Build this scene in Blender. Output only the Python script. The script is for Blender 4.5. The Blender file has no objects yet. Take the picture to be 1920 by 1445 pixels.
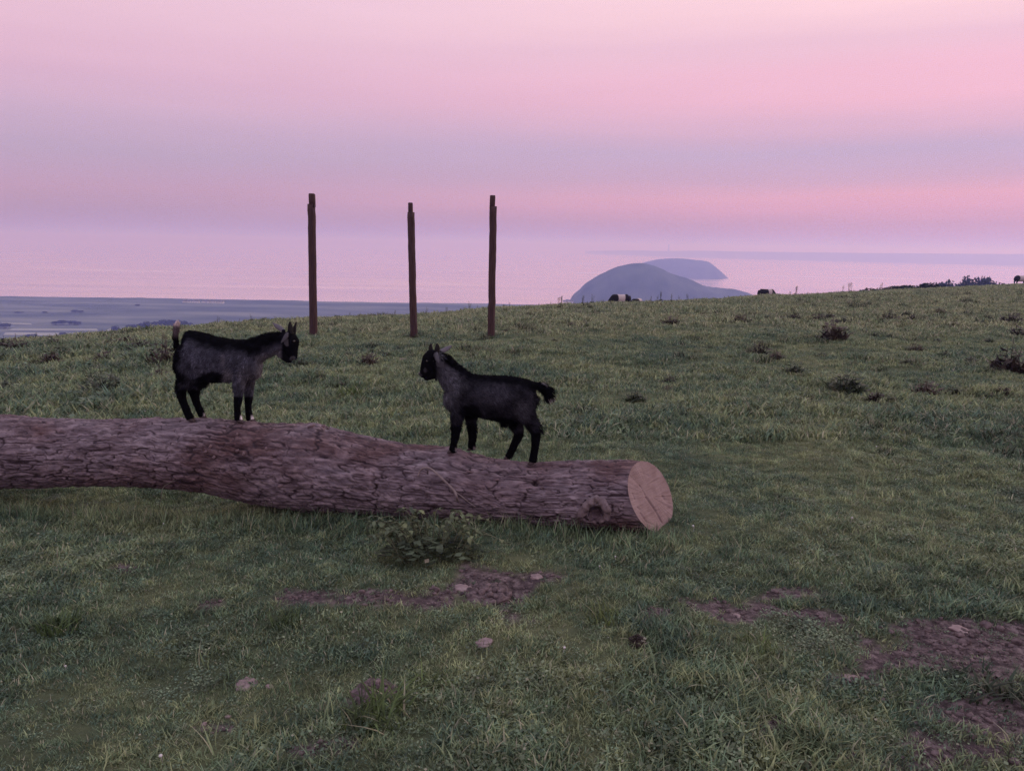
import bpy, math, random
import numpy as np
from mathutils import Vector, Matrix
from mathutils.bvhtree import BVHTree

random.seed(7)
RNG = np.random.default_rng(11)
R = math.radians
sc = bpy.context.scene
COL = sc.collection

# ------------------------------------------------------------------ camera
F_PX, CX, CY = 1400.0, 960.0, 722.5
PITCH, ROLL = math.atan((722.5 - 460.0) / 1400.0), R(1.0)
EYE = np.array([0.0, 0.0, 1.6])
_f = np.array([0, math.cos(PITCH), -math.sin(PITCH)])
_u0 = np.array([0, math.sin(PITCH), math.cos(PITCH)])
_r0 = np.array([1.0, 0, 0])
CR = _r0 * math.cos(ROLL) + _u0 * math.sin(ROLL)
CU = _u0 * math.cos(ROLL) - _r0 * math.sin(ROLL)
cam_d = bpy.data.cameras.new('camera')
cam_d.sensor_width = 36.0
cam_d.lens = F_PX / 1920.0 * 36.0
cam_d.clip_start = 0.05
cam_d.clip_end = 80000.0
cam = bpy.data.objects.new('camera', cam_d)
COL.objects.link(cam)
M4 = Matrix(((CR[0], CU[0], -_f[0], EYE[0]), (CR[1], CU[1], -_f[1], EYE[1]), (CR[2], CU[2], -_f[2], EYE[2]), (0, 0, 0, 1)))
cam.matrix_world = M4
sc.camera = cam

# ------------------------------------------------------------------ sky, sun, exposure
SUN_AZ, SUN_EL = R(62.0), R(14.0)          # azimuth from +Y towards +X: beyond the right edge
SKY_GAIN, NISHITA, SUN_POWER = 1.06, 0.012, 1.15
HAZE_DENSITY, HAZE_COLOR, HAZE_ANISO = 6.6e-4, (0.25, 0.305, 0.72), 0.40

def lin(c):
    return tuple(((v / 255.0) / 12.92 if v / 255.0 <= 0.04045 else ((v / 255.0 + 0.055) / 1.055) ** 2.4) for v in c)

world = bpy.data.worlds.new('World')
sc.world = world
world.use_nodes = True
wn, wl = world.node_tree.nodes, world.node_tree.links
wn.clear()

def NN(nodes, kind, **kw):
    n = nodes.new(kind)
    for k, v in kw.items():
        setattr(n, k, v)
    return n

def math_node(nodes, links, op, a, b=None, clamp=False):
    n = nodes.new('ShaderNodeMath'); n.operation = op; n.use_clamp = clamp
    for i, v in enumerate((a, b)):
        if v is None: continue
        if isinstance(v, (int, float)): n.inputs[i].default_value = v
        else: links.new(v, n.inputs[i])
    return n.outputs[0]

def ramp(nodes, stops, interp='LINEAR'):
    n = nodes.new('ShaderNodeValToRGB')
    el = n.color_ramp.elements
    n.color_ramp.interpolation = interp
    while len(el) > 1: el.remove(el[-1])
    el[0].position = stops[0][0]; el[0].color = (*stops[0][1], 1)
    for p, c in stops[1:]:
        e = el.new(p); e.color = (*c, 1)
    return n

def mixc(nodes, links, fac, a, b, blend='MIX'):
    n = nodes.new('ShaderNodeMix'); n.data_type = 'RGBA'; n.blend_type = blend
    for s, v in ((n.inputs[0], fac), (n.inputs[6], a), (n.inputs[7], b)):
        if isinstance(v, (int, float)): s.default_value = v
        elif isinstance(v, tuple): s.default_value = (*v[:3], 1)
        else: links.new(v, s)
    return n.outputs[2]

tc = wn.new('ShaderNodeTexCoord')
sep = wn.new('ShaderNodeSeparateXYZ'); wl.new(tc.outputs['Generated'], sep.inputs[0])
# cloud streaks: noise that is strongly stretched along the horizon, used to nudge the height of the colour bands
mp = wn.new('ShaderNodeMapping'); mp.inputs['Scale'].default_value = (1.4, 1.4, 17.0)
wl.new(tc.outputs['Generated'], mp.inputs[0])
nz = wn.new('ShaderNodeTexNoise'); nz.inputs['Scale'].default_value = 1.6; nz.inputs['Detail'].default_value = 4.0
nz.inputs['Roughness'].default_value = 0.45
wl.new(mp.outputs[0], nz.inputs['Vector'])
nudge = math_node(wn, wl, 'MULTIPLY', math_node(wn, wl, 'SUBTRACT', nz.outputs['Fac'], 0.5), 0.034)
zz = math_node(wn, wl, 'ADD', sep.outputs['Z'], nudge)
zz = math_node(wn, wl, 'MAXIMUM', zz, 0.0)
def skyramp(stops):
    rr = ramp(wn, [(p, lin(c)) for p, c in stops])
    wl.new(zz, rr.inputs[0])
    return rr.outputs[0]
far_side = skyramp([(0.0, (172, 138, 162)), (0.03, (182, 146, 168)), (0.055, (194, 154, 182)), (0.07, (192, 157, 188)), (0.10, (188, 162, 193)), (0.14, (204, 170, 200)),
                    (0.18, (216, 173, 201)), (0.20, (222, 178, 204)), (0.25, (230, 188, 210)), (0.30, (232, 194, 217)), (0.45, (236, 212, 232)), (0.7, (224, 216, 240)), (1.0, (208, 212, 243))])
sun_side = skyramp([(0.0, (180, 138, 158)), (0.03, (200, 146, 166)), (0.050, (224, 159, 185)), (0.066, (229, 164, 188)), (0.085, (206, 164, 194)), (0.115, (194, 168, 203)), (0.135, (210, 170, 200)),
                    (0.17, (238, 178, 203)), (0.20, (240, 182, 206)), (0.235, (234, 188, 209)), (0.265, (250, 205, 216)), (0.30, (255, 213, 222)), (0.45, (248, 220, 232)), (0.7, (228, 218, 240)), (1.0, (208, 212, 243))])
# how far round towards the sunset
sd = wn.new('ShaderNodeVectorMath'); sd.operation = 'DOT_PRODUCT'
wl.new(tc.outputs['Generated'], sd.inputs[0]); sd.inputs[1].default_value = (math.sin(SUN_AZ), math.cos(SUN_AZ), 0.0)
mr = wn.new('ShaderNodeMapRange'); mr.interpolation_type = 'SMOOTHSTEP'
mr.inputs['From Min'].default_value = 0.02; mr.inputs['From Max'].default_value = 0.93
wl.new(sd.outputs['Value'], mr.inputs['Value'])
sky_c = mixc(wn, wl, mr.outputs[0], far_side, sun_side)
# soft mottling of the thin high cloud
mp2 = wn.new('ShaderNodeMapping'); mp2.inputs['Scale'].default_value = (2.2, 2.2, 14.0)
wl.new(tc.outputs['Generated'], mp2.inputs[0])
nz2 = wn.new('ShaderNodeTexNoise'); nz2.inputs['Scale'].default_value = 2.3; nz2.inputs['Detail'].default_value = 6.0
wl.new(mp2.outputs[0], nz2.inputs['Vector'])
mul = math_node(wn, wl, 'ADD', math_node(wn, wl, 'MULTIPLY', nz2.outputs['Fac'], 0.07), 0.965 * SKY_GAIN)
soft = wn.new('ShaderNodeHueSaturation'); soft.inputs['Saturation'].default_value = 0.93; wl.new(sky_c, soft.inputs['Color'])
bg1 = wn.new('ShaderNodeBackground'); wl.new(soft.outputs[0], bg1.inputs[0]); wl.new(mul, bg1.inputs[1])
nish = wn.new('ShaderNodeTexSky'); nish.sky_type = 'NISHITA'; nish.sun_disc = False
nish.sun_elevation = R(1.0); nish.sun_rotation = SUN_AZ; nish.dust_density = 3.0
bg2 = wn.new('ShaderNodeBackground'); wl.new(nish.outputs[0], bg2.inputs[0]); bg2.inputs[1].default_value = NISHITA
add = wn.new('ShaderNodeAddShader'); wl.new(bg1.outputs[0], add.inputs[0]); wl.new(bg2.outputs[0], add.inputs[1])
wo = wn.new('ShaderNodeOutputWorld'); wl.new(add.outputs[0], wo.inputs[0])

sun_d = bpy.data.lights.new('sun', 'SUN'); sun_d.energy = SUN_POWER; sun_d.angle = R(40); sun_d.color = (1.0, 0.80, 0.76)
sun = bpy.data.objects.new('sun', sun_d); COL.objects.link(sun)
sdir = Vector((math.sin(SUN_AZ) * math.cos(SUN_EL), math.cos(SUN_AZ) * math.cos(SUN_EL), math.sin(SUN_EL)))
sun.rotation_euler = sdir.to_track_quat('Z', 'Y').to_euler(); sun.location = (30, 20, 40)

sc.view_settings.view_transform = 'Standard'
sc.view_settings.look = 'None'
sc.view_settings.exposure = 0.0
sc.view_settings.gamma = 1.0
sc.cycles.volume_bounces = 4
sc.cycles.max_bounces = 6
sc.cycles.use_denoising = True
sc.cycles.denoising_prefilter = 'NONE'      # keeps the blades of grass crisp

# ------------------------------------------------------------------ helpers
def ray(px, py):
    d = _f + CR * ((px - CX) / F_PX) + CU * ((CY - py) / F_PX)
    return d
def P(px, py, Y):
    d = ray(px, py); t = Y / d[1]
    return EYE + d * t
def project(V):
    q = np.asarray(V, float) - EYE
    z = q @ _f
    return CX + F_PX * (q @ CR) / z, CY - F_PX * (q @ CU) / z
def depth_of(p): return float((np.asarray(p) - EYE) @ _f)

def _h(i, j, k, seed):
    n = (i.astype(np.uint32) * np.uint32(374761393) + j.astype(np.uint32) * np.uint32(668265263) + k.astype(np.uint32) * np.uint32(2147483647 // 3 + 91) + np.uint32(seed * 7919 + 13))
    n = (n ^ (n >> np.uint32(13))) * np.uint32(1274126177)
    n = (n ^ (n >> np.uint32(16))) * np.uint32(2246822519)
    n = n ^ (n >> np.uint32(13))
    return n.astype(np.float64) / 4294967295.0 * 2 - 1
def vn(x, y, z=None, seed=0):
    x = np.asarray(x, float); y = np.asarray(y, float)
    z = np.zeros_like(x) + 0.37 if z is None else np.asarray(z, float)
    xi, yi, zi = np.floor(x), np.floor(y), np.floor(z)
    fx, fy, fz = x - xi, y - yi, z - zi
    s = lambda t: t * t * t * (t * (t * 6 - 15) + 10)
    fx, fy, fz = s(fx), s(fy), s(fz)
    xi, yi, zi = xi.astype(np.int64), yi.astype(np.int64), zi.astype(np.int64)
    c = lambda a, b, d: _h(xi + a, yi + b, zi + d, seed)
    x00 = c(0, 0, 0) * (1 - fx) + c(1, 0, 0) * fx
    x10 = c(0, 1, 0) * (1 - fx) + c(1, 1, 0) * fx
    x01 = c(0, 0, 1) * (1 - fx) + c(1, 0, 1) * fx
    x11 = c(0, 1, 1) * (1 - fx) + c(1, 1, 1) * fx
    return (x00 * (1 - fy) + x10 * fy) * (1 - fz) + (x01 * (1 - fy) + x11 * fy) * fz
def fbm(x, y, z=None, o=4, seed=0):
    a, t = 1.0, 0.0
    for i in range(o):
        t = t + a * vn(x * 2 ** i, y * 2 ** i, None if z is None else z * 2 ** i, seed + i * 5)
        a *= 0.5
    return t
def sstep(a, b, x):
    t = np.clip((x - a) / (b - a), 0, 1)
    return t * t * (3 - 2 * t)

def mk_mesh(name, V, faces, mat=None, smooth=False):
    """faces: list of int arrays (n,3) / (n,4)"""
    V = np.asarray(V, np.float32).reshape(-1, 3)
    if isinstance(faces, np.ndarray): faces = [faces]
    faces = [np.asarray(f, np.int32) for f in faces if len(f)]
    me = bpy.data.meshes.new(name)
    me.vertices.add(len(V)); me.vertices.foreach_set('co', V.ravel())
    idx = np.concatenate([f.ravel() for f in faces])
    cnt = np.concatenate([np.full(len(f), f.shape[1], np.int32) for f in faces])
    me.loops.add(len(idx)); me.loops.foreach_set('vertex_index', idx)
    me.polygons.add(len(cnt))
    me.polygons.foreach_set('loop_start', np.concatenate([[0], np.cumsum(cnt)[:-1]]).astype(np.int32))
    if smooth: me.polygons.foreach_set('use_smooth', np.ones(len(cnt), bool))
    me.update(calc_edges=True); me.validate()
    if mat: me.materials.append(mat)
    return me
def attr_col(me, name, C):
    a = me.color_attributes.new(name, 'FLOAT_COLOR', 'POINT')
    C = np.asarray(C, np.float32)
    if C.shape[1] == 3: C = np.concatenate([C, np.ones((len(C), 1), np.float32)], 1)
    a.data.foreach_set('color', C.ravel())
def link(name, me, parent=None, loc=None):
    o = bpy.data.objects.new(name, me); COL.objects.link(o)
    if parent is not None: o.parent = parent
    if loc is not None: o.location = loc
    return o
def tag(o, label=None, cat=None, group=None, kind=None):
    if label: o['label'] = label
    if cat: o['category'] = cat
    if group: o['group'] = group
    if kind: o['kind'] = kind
    return o
ORD = 'first second third fourth fifth sixth seventh eighth ninth tenth eleventh twelfth thirteenth fourteenth fifteenth sixteenth seventeenth eighteenth nineteenth twentieth twenty-first twenty-second twenty-third twenty-fourth twenty-fifth'.split()
def empty(name, loc, label=None, cat=None, group=None):
    o = bpy.data.objects.new(name, None); COL.objects.link(o); o.location = loc
    o.empty_display_size = 0.1
    return tag(o, label, cat, group)
def part(name, V, faces, mat, parent, smooth=True, world=True):
    V = np.asarray(V, float).reshape(-1, 3)
    if world and parent is not None: V = V - np.array(parent.location)
    return link(name, mk_mesh(name, V, faces, mat, smooth), parent)
def copy_tree(o, parent=None):
    c = o.copy(); COL.objects.link(c)
    if parent is not None: c.parent = parent
    for ch in list(o.children): copy_tree(ch, c)
    return c
def catmull(pts, n):
    pts = np.asarray(pts, float)
    Q = np.vstack([2 * pts[0] - pts[1], pts, 2 * pts[-1] - pts[-2]])
    out = []
    for i in range(1, len(Q) - 2):
        p0, p1, p2, p3 = Q[i - 1], Q[i], Q[i + 1], Q[i + 2]
        for k in range(n):
            t = k / n
            out.append(0.5 * (2 * p1 + (p2 - p0) * t + (2 * p0 - 5 * p1 + 4 * p2 - p3) * t * t + (3 * p1 - p0 - 3 * p2 + p3) * t ** 3))
    out.append(pts[-1])
    return np.array(out)
def tube(path, rad, n=8, cap=True):
    """round tube along 3-D path with radius per point"""
    path = np.asarray(path, float); rad = np.broadcast_to(np.asarray(rad, float), (len(path),))
    T = np.gradient(path, axis=0); T /= np.linalg.norm(T, axis=1)[:, None] + 1e-12
    ref = np.array([0, 0, 1.0]) if abs(T[0][2]) < 0.9 else np.array([1.0, 0, 0])
    V = []
    A = np.cross(T[0], ref); A /= np.linalg.norm(A)
    ph = np.arange(n) / n * 2 * math.pi
    for i in range(len(path)):
        A = A - T[i] * (A @ T[i]); A /= np.linalg.norm(A) + 1e-12
        B = np.cross(T[i], A)
        V.append(path[i] + rad[i] * (np.cos(ph)[:, None] * A + np.sin(ph)[:, None] * B))
    V = np.concatenate(V)
    m = len(path)
    i, j = np.meshgrid(np.arange(m - 1), np.arange(n), indexing='ij')
    a = i * n + j; b = i * n + (j + 1) % n
    Fq = np.stack([a, b, b + n, a + n], -1).reshape(-1, 4)
    Ft = np.zeros((0, 3), int)
    if cap:
        c0, c1 = len(V), len(V) + 1
        V = np.vstack([V, path[:1], path[-1:]])
        k = np.arange(n)
        Ft = np.concatenate([np.stack([np.full(n, c0), (k + 1) % n, k], -1), np.stack([np.full(n, c1), (m - 1) * n + k, (m - 1) * n + (k + 1) % n], -1)])
    return V, [Fq, Ft]
def merge(items):
    V, Q, T, o = [], [], [], 0
    for v, fs in items:
        v = np.asarray(v, float)
        if isinstance(fs, np.ndarray): fs = [fs]
        for f in fs:
            f = np.asarray(f)
            if len(f) == 0: continue
            (Q if f.shape[1] == 4 else T).append(f + o)
        V.append(v); o += len(v)
    return np.concatenate(V), [np.concatenate(Q) if Q else np.zeros((0, 4), int), np.concatenate(T) if T else np.zeros((0, 3), int)]
def box(c, s):
    c, s = np.asarray(c, float), np.asarray(s, float) / 2
    V = np.array([[x, y, z] for x in (-1, 1) for y in (-1, 1) for z in (-1, 1)]) * s + c
    return V, np.array([[0, 1, 3, 2], [4, 6, 7, 5], [0, 4, 5, 1], [2, 3, 7, 6], [0, 2, 6, 4], [1, 5, 7, 3]])
def blob(c, r, nu=12, nv=8, rough=0.0, seed=0):
    th = np.linspace(0, math.pi, nv + 1)[1:-1]; ph = np.arange(nu) / nu * 2 * math.pi
    D = np.array([[math.sin(t) * math.cos(p), math.sin(t) * math.sin(p), math.cos(t)] for t in th for p in ph] + [[0, 0, 1], [0, 0, -1]])
    if rough: D = D * (1 + rough * fbm(D[:, 0] * 1.7 + seed * 3.1, D[:, 1] * 1.7, D[:, 2] * 1.7, 3, seed))[:, None]
    V = np.asarray(c, float) + D * np.asarray(r, float)
    m = nv - 1
    i, j = np.meshgrid(np.arange(m - 1), np.arange(nu), indexing='ij')
    a = i * nu + j; b = i * nu + (j + 1) % nu
    Fq = np.stack([a, a + nu, b + nu, b], -1).reshape(-1, 4)
    k = np.arange(nu)
    Ft = np.concatenate([np.stack([np.full(nu, m * nu), k, (k + 1) % nu], -1), np.stack([np.full(nu, m * nu + 1), (m - 1) * nu + (k + 1) % nu, (m - 1) * nu + k], -1)])
    return V, [Fq, Ft]

# ------------------------------------------------------------------ materials
def mat_new(name):
    m = bpy.data.materials.new(name); m.use_nodes = True
    nt = m.node_tree
    b = nt.nodes['Principled BSDF']
    return m, nt.nodes, nt.links, b
def noise(n, l, vec, scale, detail=3.0, rough=0.55):
    t = n.new('ShaderNodeTexNoise'); t.inputs['Scale'].default_value = scale; t.inputs['Detail'].default_value = detail
    t.inputs['Roughness'].default_value = rough
    if vec is not None: l.new(vec, t.inputs['Vector'])
    return t.outputs['Fac']
def pos_vec(n, l, scale=(1, 1, 1), obj=False):
    if obj: src = n.new('ShaderNodeTexCoord').outputs['Object']
    else: src = n.new('ShaderNodeNewGeometry').outputs['Position']
    m = n.new('ShaderNodeMapping'); m.inputs['Scale'].default_value = scale
    l.new(src, m.inputs[0]); return m.outputs[0]
def bump(n, l, b, h, dist, strength=1.0):
    bp = n.new('ShaderNodeBump'); bp.inputs['Distance'].default_value = dist; bp.inputs['Strength'].default_value = strength
    l.new(h, bp.inputs['Height']); l.new(bp.outputs[0], b.inputs['Normal'])
def simple(name, c1, c2, scale=8.0, rough=0.8, spec=0.3, bumpd=0.0, obj=True, stretch=(1, 1, 1)):
    m, n, l, b = mat_new(name)
    f = noise(n, l, pos_vec(n, l, stretch, obj), scale, 4.0)
    rr = ramp(n, [(0.3, c1), (0.7, c2)]); l.new(f, rr.inputs[0]); l.new(rr.outputs[0], b.inputs['Base Color'])
    b.inputs['Roughness'].default_value = rough; b.inputs['Specular IOR Level'].default_value = spec
    if bumpd: bump(n, l, b, f, bumpd)
    return m

def grass_mat(name, cols, straw=(0.24, 0.22, 0.15), straw_amt=0.12, trans=0.3):
    """blade colours vary from place to place (world noise) and from tuft to tuft"""
    m, n, l, b = mat_new(name)
    pv = pos_vec(n, l)
    big = noise(n, l, pv, 0.55, 3.0)
    mid = noise(n, l, pv, 2.6, 2.0)
    oi = n.new('ShaderNodeObjectInfo')
    s = math_node(n, l, 'ADD', math_node(n, l, 'MULTIPLY', big, 0.75), math_node(n, l, 'MULTIPLY', mid, 0.45))
    s = math_node(n, l, 'ADD', s, math_node(n, l, 'MULTIPLY', oi.outputs['Random'], 0.34))
    rr = ramp(n, [(0.55, cols[0]), (0.74, cols[1]), (0.90, cols[2])]); l.new(s, rr.inputs[0])
    # dry blades
    at = n.new('ShaderNodeAttribute'); at.attribute_name = 'blade'
    dry = math_node(n, l, 'GREATER_THAN', at.outputs['Fac'], 1.0 - straw_amt)
    c = mixc(n, l, math_node(n, l, 'MULTIPLY', dry, 0.8), rr.outputs[0], straw)
    val = math_node(n, l, 'ADD', math_node(n, l, 'MULTIPLY', at.outputs['Fac'], 1.05), 0.48)
    pat = noise(n, l, pv, 7.0, 3.0)
    val = math_node(n, l, 'MULTIPLY', val, math_node(n, l, 'ADD', math_node(n, l, 'MULTIPLY', pat, 1.9), 0.05))
    hv = n.new('ShaderNodeHueSaturation'); l.new(c, hv.inputs['Color']); l.new(val, hv.inputs['Value']); hv.inputs['Saturation'].default_value = 0.9
    l.new(hv.outputs[0], b.inputs['Base Color'])
    b.inputs['Roughness'].default_value = 0.6; b.inputs['Specular IOR Level'].default_value = 0.25
    tr = n.new('ShaderNodeBsdfTranslucent'); l.new(hv.outputs[0], tr.inputs[0])
    mx = n.new('ShaderNodeMixShader'); mx.inputs[0].default_value = trans
    l.new(b.outputs[0], mx.inputs[1]); l.new(tr.outputs[0], mx.inputs[2])
    l.new(mx.outputs[0], n['Material Output'].inputs[0])
    return m

M_GRASS = grass_mat('pasture_grass', [(0.0848, 0.1556, 0.104), (0.1513, 0.2276, 0.1132), (0.2766, 0.3187, 0.1447)], straw_amt=0.08)
M_LONG = grass_mat('long_grass', [(0.0948, 0.1773, 0.1034), (0.146, 0.2314, 0.1076), (0.2337, 0.293, 0.1346)], straw_amt=0.06)
M_BROAD = grass_mat('broad_leaves', [(0.0762, 0.1277, 0.0815), (0.1143, 0.168, 0.0928), (0.1651, 0.2084, 0.1125)], straw_amt=0.03, trans=0.2)
M_FARGRASS = grass_mat('hill_grass', [(0.1372, 0.196, 0.1073), (0.2097, 0.2682, 0.1295), (0.3048, 0.326, 0.1699)], straw_amt=0.14)
M_RANK = grass_mat('rank_grass', [(0.040, 0.060, 0.034), (0.065, 0.090, 0.044), (0.11, 0.125, 0.06)], straw_amt=0.15)
M_BROWN = grass_mat('dock_brown', [(0.0291, 0.0247, 0.0178), (0.0452, 0.0323, 0.0242), (0.0743, 0.0513, 0.0371)], straw=(0.09, 0.06, 0.05), straw_amt=0.05, trans=0.15)
M_DARKLEAF = grass_mat('dark_weed_leaf', [(0.0294, 0.048, 0.026), (0.0462, 0.066, 0.034), (0.0714, 0.092, 0.048)], straw=(0.07, 0.06, 0.04), straw_amt=0.05, trans=0.15)
M_STALK = simple('weed_stalk', (0.035, 0.03, 0.028), (0.06, 0.055, 0.045))
M_STONE = simple('pink_stone', (0.19, 0.135, 0.135), (0.34, 0.265, 0.255), 14.0, 0.9, 0.2, 0.01)
M_CLOD = simple('soil_clod', (0.042, 0.031, 0.033), (0.20, 0.150, 0.150), 34.0, 0.95, 0.1, 0.006, obj=False)
M_POST = simple('weathered_post', (0.040, 0.022, 0.024), (0.085, 0.048, 0.046), 9.0, 0.85, 0.2, 0.006, stretch=(6, 6, 0.5))
M_TREE = simple('far_tree', (0.018, 0.026, 0.020), (0.045, 0.055, 0.040), 0.5, 0.9, 0.1)
M_BARKFAR = simple('far_trunk', (0.05, 0.04, 0.035), (0.08, 0.07, 0.06), 3.0)

# ------------------------------------------------------------------ terrain
_sil = [(-500, 690), (-200, 664), (0, 641), (200, 628), (390, 613), (600, 600), (780, 592), (920, 580), (1050, 574), (1170, 571), (1300, 566),
        (1410, 559), (1550, 553), (1700, 545), (1920, 534), (2150, 525), (2500, 516)]
_S, _T = [], []
for a, b in _sil:
    d = ray(a, b); _S.append(d[0] / d[1]); _T.append(-d[2] / d[1])
_S, _T = np.array(_S), np.array(_T)
def crest_T(s): return np.interp(s, _S, _T)
def crest_Y(s): return 3.2 / crest_T(s)

SEA_Z = -100.0
LOG_A, LOG_B = np.array([0.0, 4.66]), np.array([1225.0, 4.22])
def log_Y(px): return LOG_A[1] + (LOG_B[1] - LOG_A[1]) * (px - LOG_A[0]) / (LOG_B[0] - LOG_A[0])

_soil_px = [(560, 1115, 62, 18), (700, 1120, 70, 22), (905, 1098, 130, 40), (1020, 1080, 45, 22), (1340, 1138, 130, 22), (1480, 1106, 52, 12), (1525, 1146, 60, 18),
            (1760, 1182, 95, 22), (1880, 1215, 90, 50), (1700, 1245, 90, 20), (1840, 1345, 130, 50), (705, 1296, 48, 18), (400, 1350, 46, 12),
            (1895, 1170, 60, 20), (1600, 1270, 50, 10), (600, 1395, 60, 12), (1450, 1370, 40, 10), (1640, 1430, 160, 14), (1790, 1228, 140, 50), (1770, 1405, 170, 30), (1240, 1150, 60, 14), (820, 1125, 60, 18), (390, 1130, 50, 16), (240, 1055, 24, 8), (1760, 1250, 60, 20)]
def base_z(x, y):
    s = x / np.maximum(y, 1.0)
    T = crest_T(s)
    return -0.15625 * T * T * np.maximum(y, 0.0) ** 2
def ray_plane(px, py):
    d = ray(px, py); t = -EYE[2] / d[2]
    return EYE + d * t
SOIL = []
for a, b, rx, ry in _soil_px:
    c = ray_plane(a, b); e = ray_plane(a + rx, b); g = ray_plane(a, b + ry); h = ray_plane(a, b - ry)
    SOIL.append((c[0], c[1], abs(e[0] - c[0]), abs(h[1] - g[1]) / 2))
def soil_mask(x, y):
    m = np.zeros_like(x)
    w = 0.75 * fbm(x * 5.0, y * 5.0, None, 5, 3)
    for cx, cy, rx, ry in SOIL:
        q = np.sqrt(((x - cx) / rx) ** 2 + ((y - cy) / ry) ** 2)
        m = np.maximum(m, 1 - sstep(0.55, 1.15, q + w))
    return m
_mound = [(850, 1045, 0.30, 0.035), (600, 1270, 0.35, -0.02), (430, 1210, 0.5, -0.03), (1500, 1330, 0.5, 0.02), (100, 1180, 0.3, 0.03)]
MOUND = [(ray_plane(a, b)[0], ray_plane(a, b)[1], r, h) for a, b, r, h in _mound]
def gz(x, y):
    x = np.asarray(x, float); y = np.asarray(y, float)
    z = base_z(x, y)
    near = np.clip(y / 12.0, 0, 1)
    z = z + 0.022 * fbm(x * 1.6, y * 1.6, None, 4, 21) * (1 + near * 1.5)
    z = z + (0.06 + 0.0 * near) * near * fbm(x * 0.33, y * 0.33, None, 2, 31)
    z = z + 0.010 * fbm(x * 7.0, y * 7.0, None, 2, 41) * np.exp(-np.maximum(y - 4, 0) / 8)
    for cx, cy, r, h in MOUND:
        z = z + h * np.exp(-((x - cx) ** 2 + (y - cy) ** 2) / (r * r))
    # worn hollow under the raised part of the log
    z = z - 0.135 * np.exp(-((x + 2.25) / 0.70) ** 2 - ((y - 4.95) / 0.70) ** 2)
    return z
def ground_hit(px, py):
    d = ray(px, py)
    ts = np.geomspace(1.2, 400, 1400) / d[1]
    p = EYE[None] + ts[:, None] * d[None]
    g = p[:, 2] - gz(p[:, 0], p[:, 1])
    k = np.argmax(g <= 0)
    if g[k] > 0:      # over the crest: the crest point below this pixel
        s = d[0] / d[1]; Y = float(crest_Y(s)); return np.array([s * Y, Y, float(gz(s * Y, Y))])
    a, b = g[k - 1], g[k]; w = a / (a - b)
    q = p[k - 1] * (1 - w) + p[k] * w
    q[2] = float(gz(q[0], q[1])); return q

ys = [-6.0]
while ys[-1] < 900.0:
    y = ys[-1]; ys.append(y + max(0.05, 0.011 * max(y, 0)) if y > 1.2 else y + 0.35)
ys = np.array(ys); nu = 440
U = np.linspace(-1, 1, nu)
U = np.sign(U) * np.abs(U) ** 1.25
W = 1.5 * np.maximum(ys, 0) + 6.0
X = U[None] * W[:, None]; Y = np.repeat(ys[:, None], nu, 1)
Z = np.maximum(gz(X, Y), SEA_Z - 4.0)
i, j = np.meshgrid(np.arange(len(ys) - 1), np.arange(nu - 1), indexing='ij')
a = i * nu + j
Fg = np.stack([a, a + 1, a + nu + 1, a + nu], -1).reshape(-1, 4)
M_GROUND, n, l, b = mat_new('pasture_soil')
pv = pos_vec(n, l)
big = noise(n, l, pv, 0.55, 3.0); mid = noise(n, l, pv, 2.6, 3.0); fine = noise(n, l, pv, 30.0, 4.0)
s_ = math_node(n, l, 'ADD', math_node(n, l, 'MULTIPLY', big, 0.75), math_node(n, l, 'MULTIPLY', mid, 0.45))
s_ = math_node(n, l, 'ADD', s_, math_node(n, l, 'MULTIPLY', fine, 0.25))
gr = ramp(n, [(0.5, (0.050, 0.066, 0.040)), (0.72, (0.100, 0.118, 0.064)), (0.95, (0.175, 0.18, 0.095))]); l.new(s_, gr.inputs[0])
so = ramp(n, [(0.36, (0.042, 0.031, 0.033)), (0.50, (0.105, 0.078, 0.080)), (0.64, (0.22, 0.170, 0.168))]); l.new(noise(n, l, pv, 22.0, 5.0, 0.65), so.inputs[0])
at = n.new('ShaderNodeAttribute'); at.attribute_name = 'soil'
l.new(mixc(n, l, at.outputs['Fac'], gr.outputs[0], so.outputs[0]), b.inputs['Base Color'])
b.inputs['Roughness'].default_value = 0.95; b.inputs['Specular IOR Level'].default_value = 0.1
bump(n, l, b, noise(n, l, pv, 40.0, 5.0, 0.7), 0.02)
me = mk_mesh('ground', np.stack([X, Y, Z], -1), Fg, M_GROUND, True)
sm = soil_mask(X.ravel(), Y.ravel()); sa = me.attributes.new('soil', 'FLOAT', 'POINT'); sa.data.foreach_set('value', sm.astype(np.float32))
tag(link('ground', me), kind='structure')

# ------------------------------------------------------------------ sea, coastal plain, headlands
M_SEA, n, l, b = mat_new('calm_sea')
b.inputs['Base Color'].default_value = (0.72, 0.58, 0.63, 1); b.inputs['Metallic'].default_value = 0.6; b.inputs['Roughness'].default_value = 0.22; b.inputs['IOR'].default_value = 2.2
sv = pos_vec(n, l, (0.0011, 0.0045, 1.0)); st = noise(n, l, sv, 1.0, 4.0)
rr = n.new('ShaderNodeMapRange'); rr.inputs['From Min'].default_value = 0.35; rr.inputs['From Max'].default_value = 0.68; rr.inputs['To Min'].default_value = 0.12; rr.inputs['To Max'].default_value = 0.3
l.new(st, rr.inputs['Value']); l.new(rr.outputs[0], b.inputs['Roughness'])
sv2 = pos_vec(n, l, (0.0007, 0.008, 1.0)); sr = ramp(n, [(0.38, (0.82, 0.66, 0.68)), (0.5, (0.92, 0.74, 0.75)), (0.62, (0.97, 0.79, 0.79))]); l.new(noise(n, l, sv2, 1.0, 4.0), sr.inputs[0]); l.new(sr.outputs[0], b.inputs['Base Color'])
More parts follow.
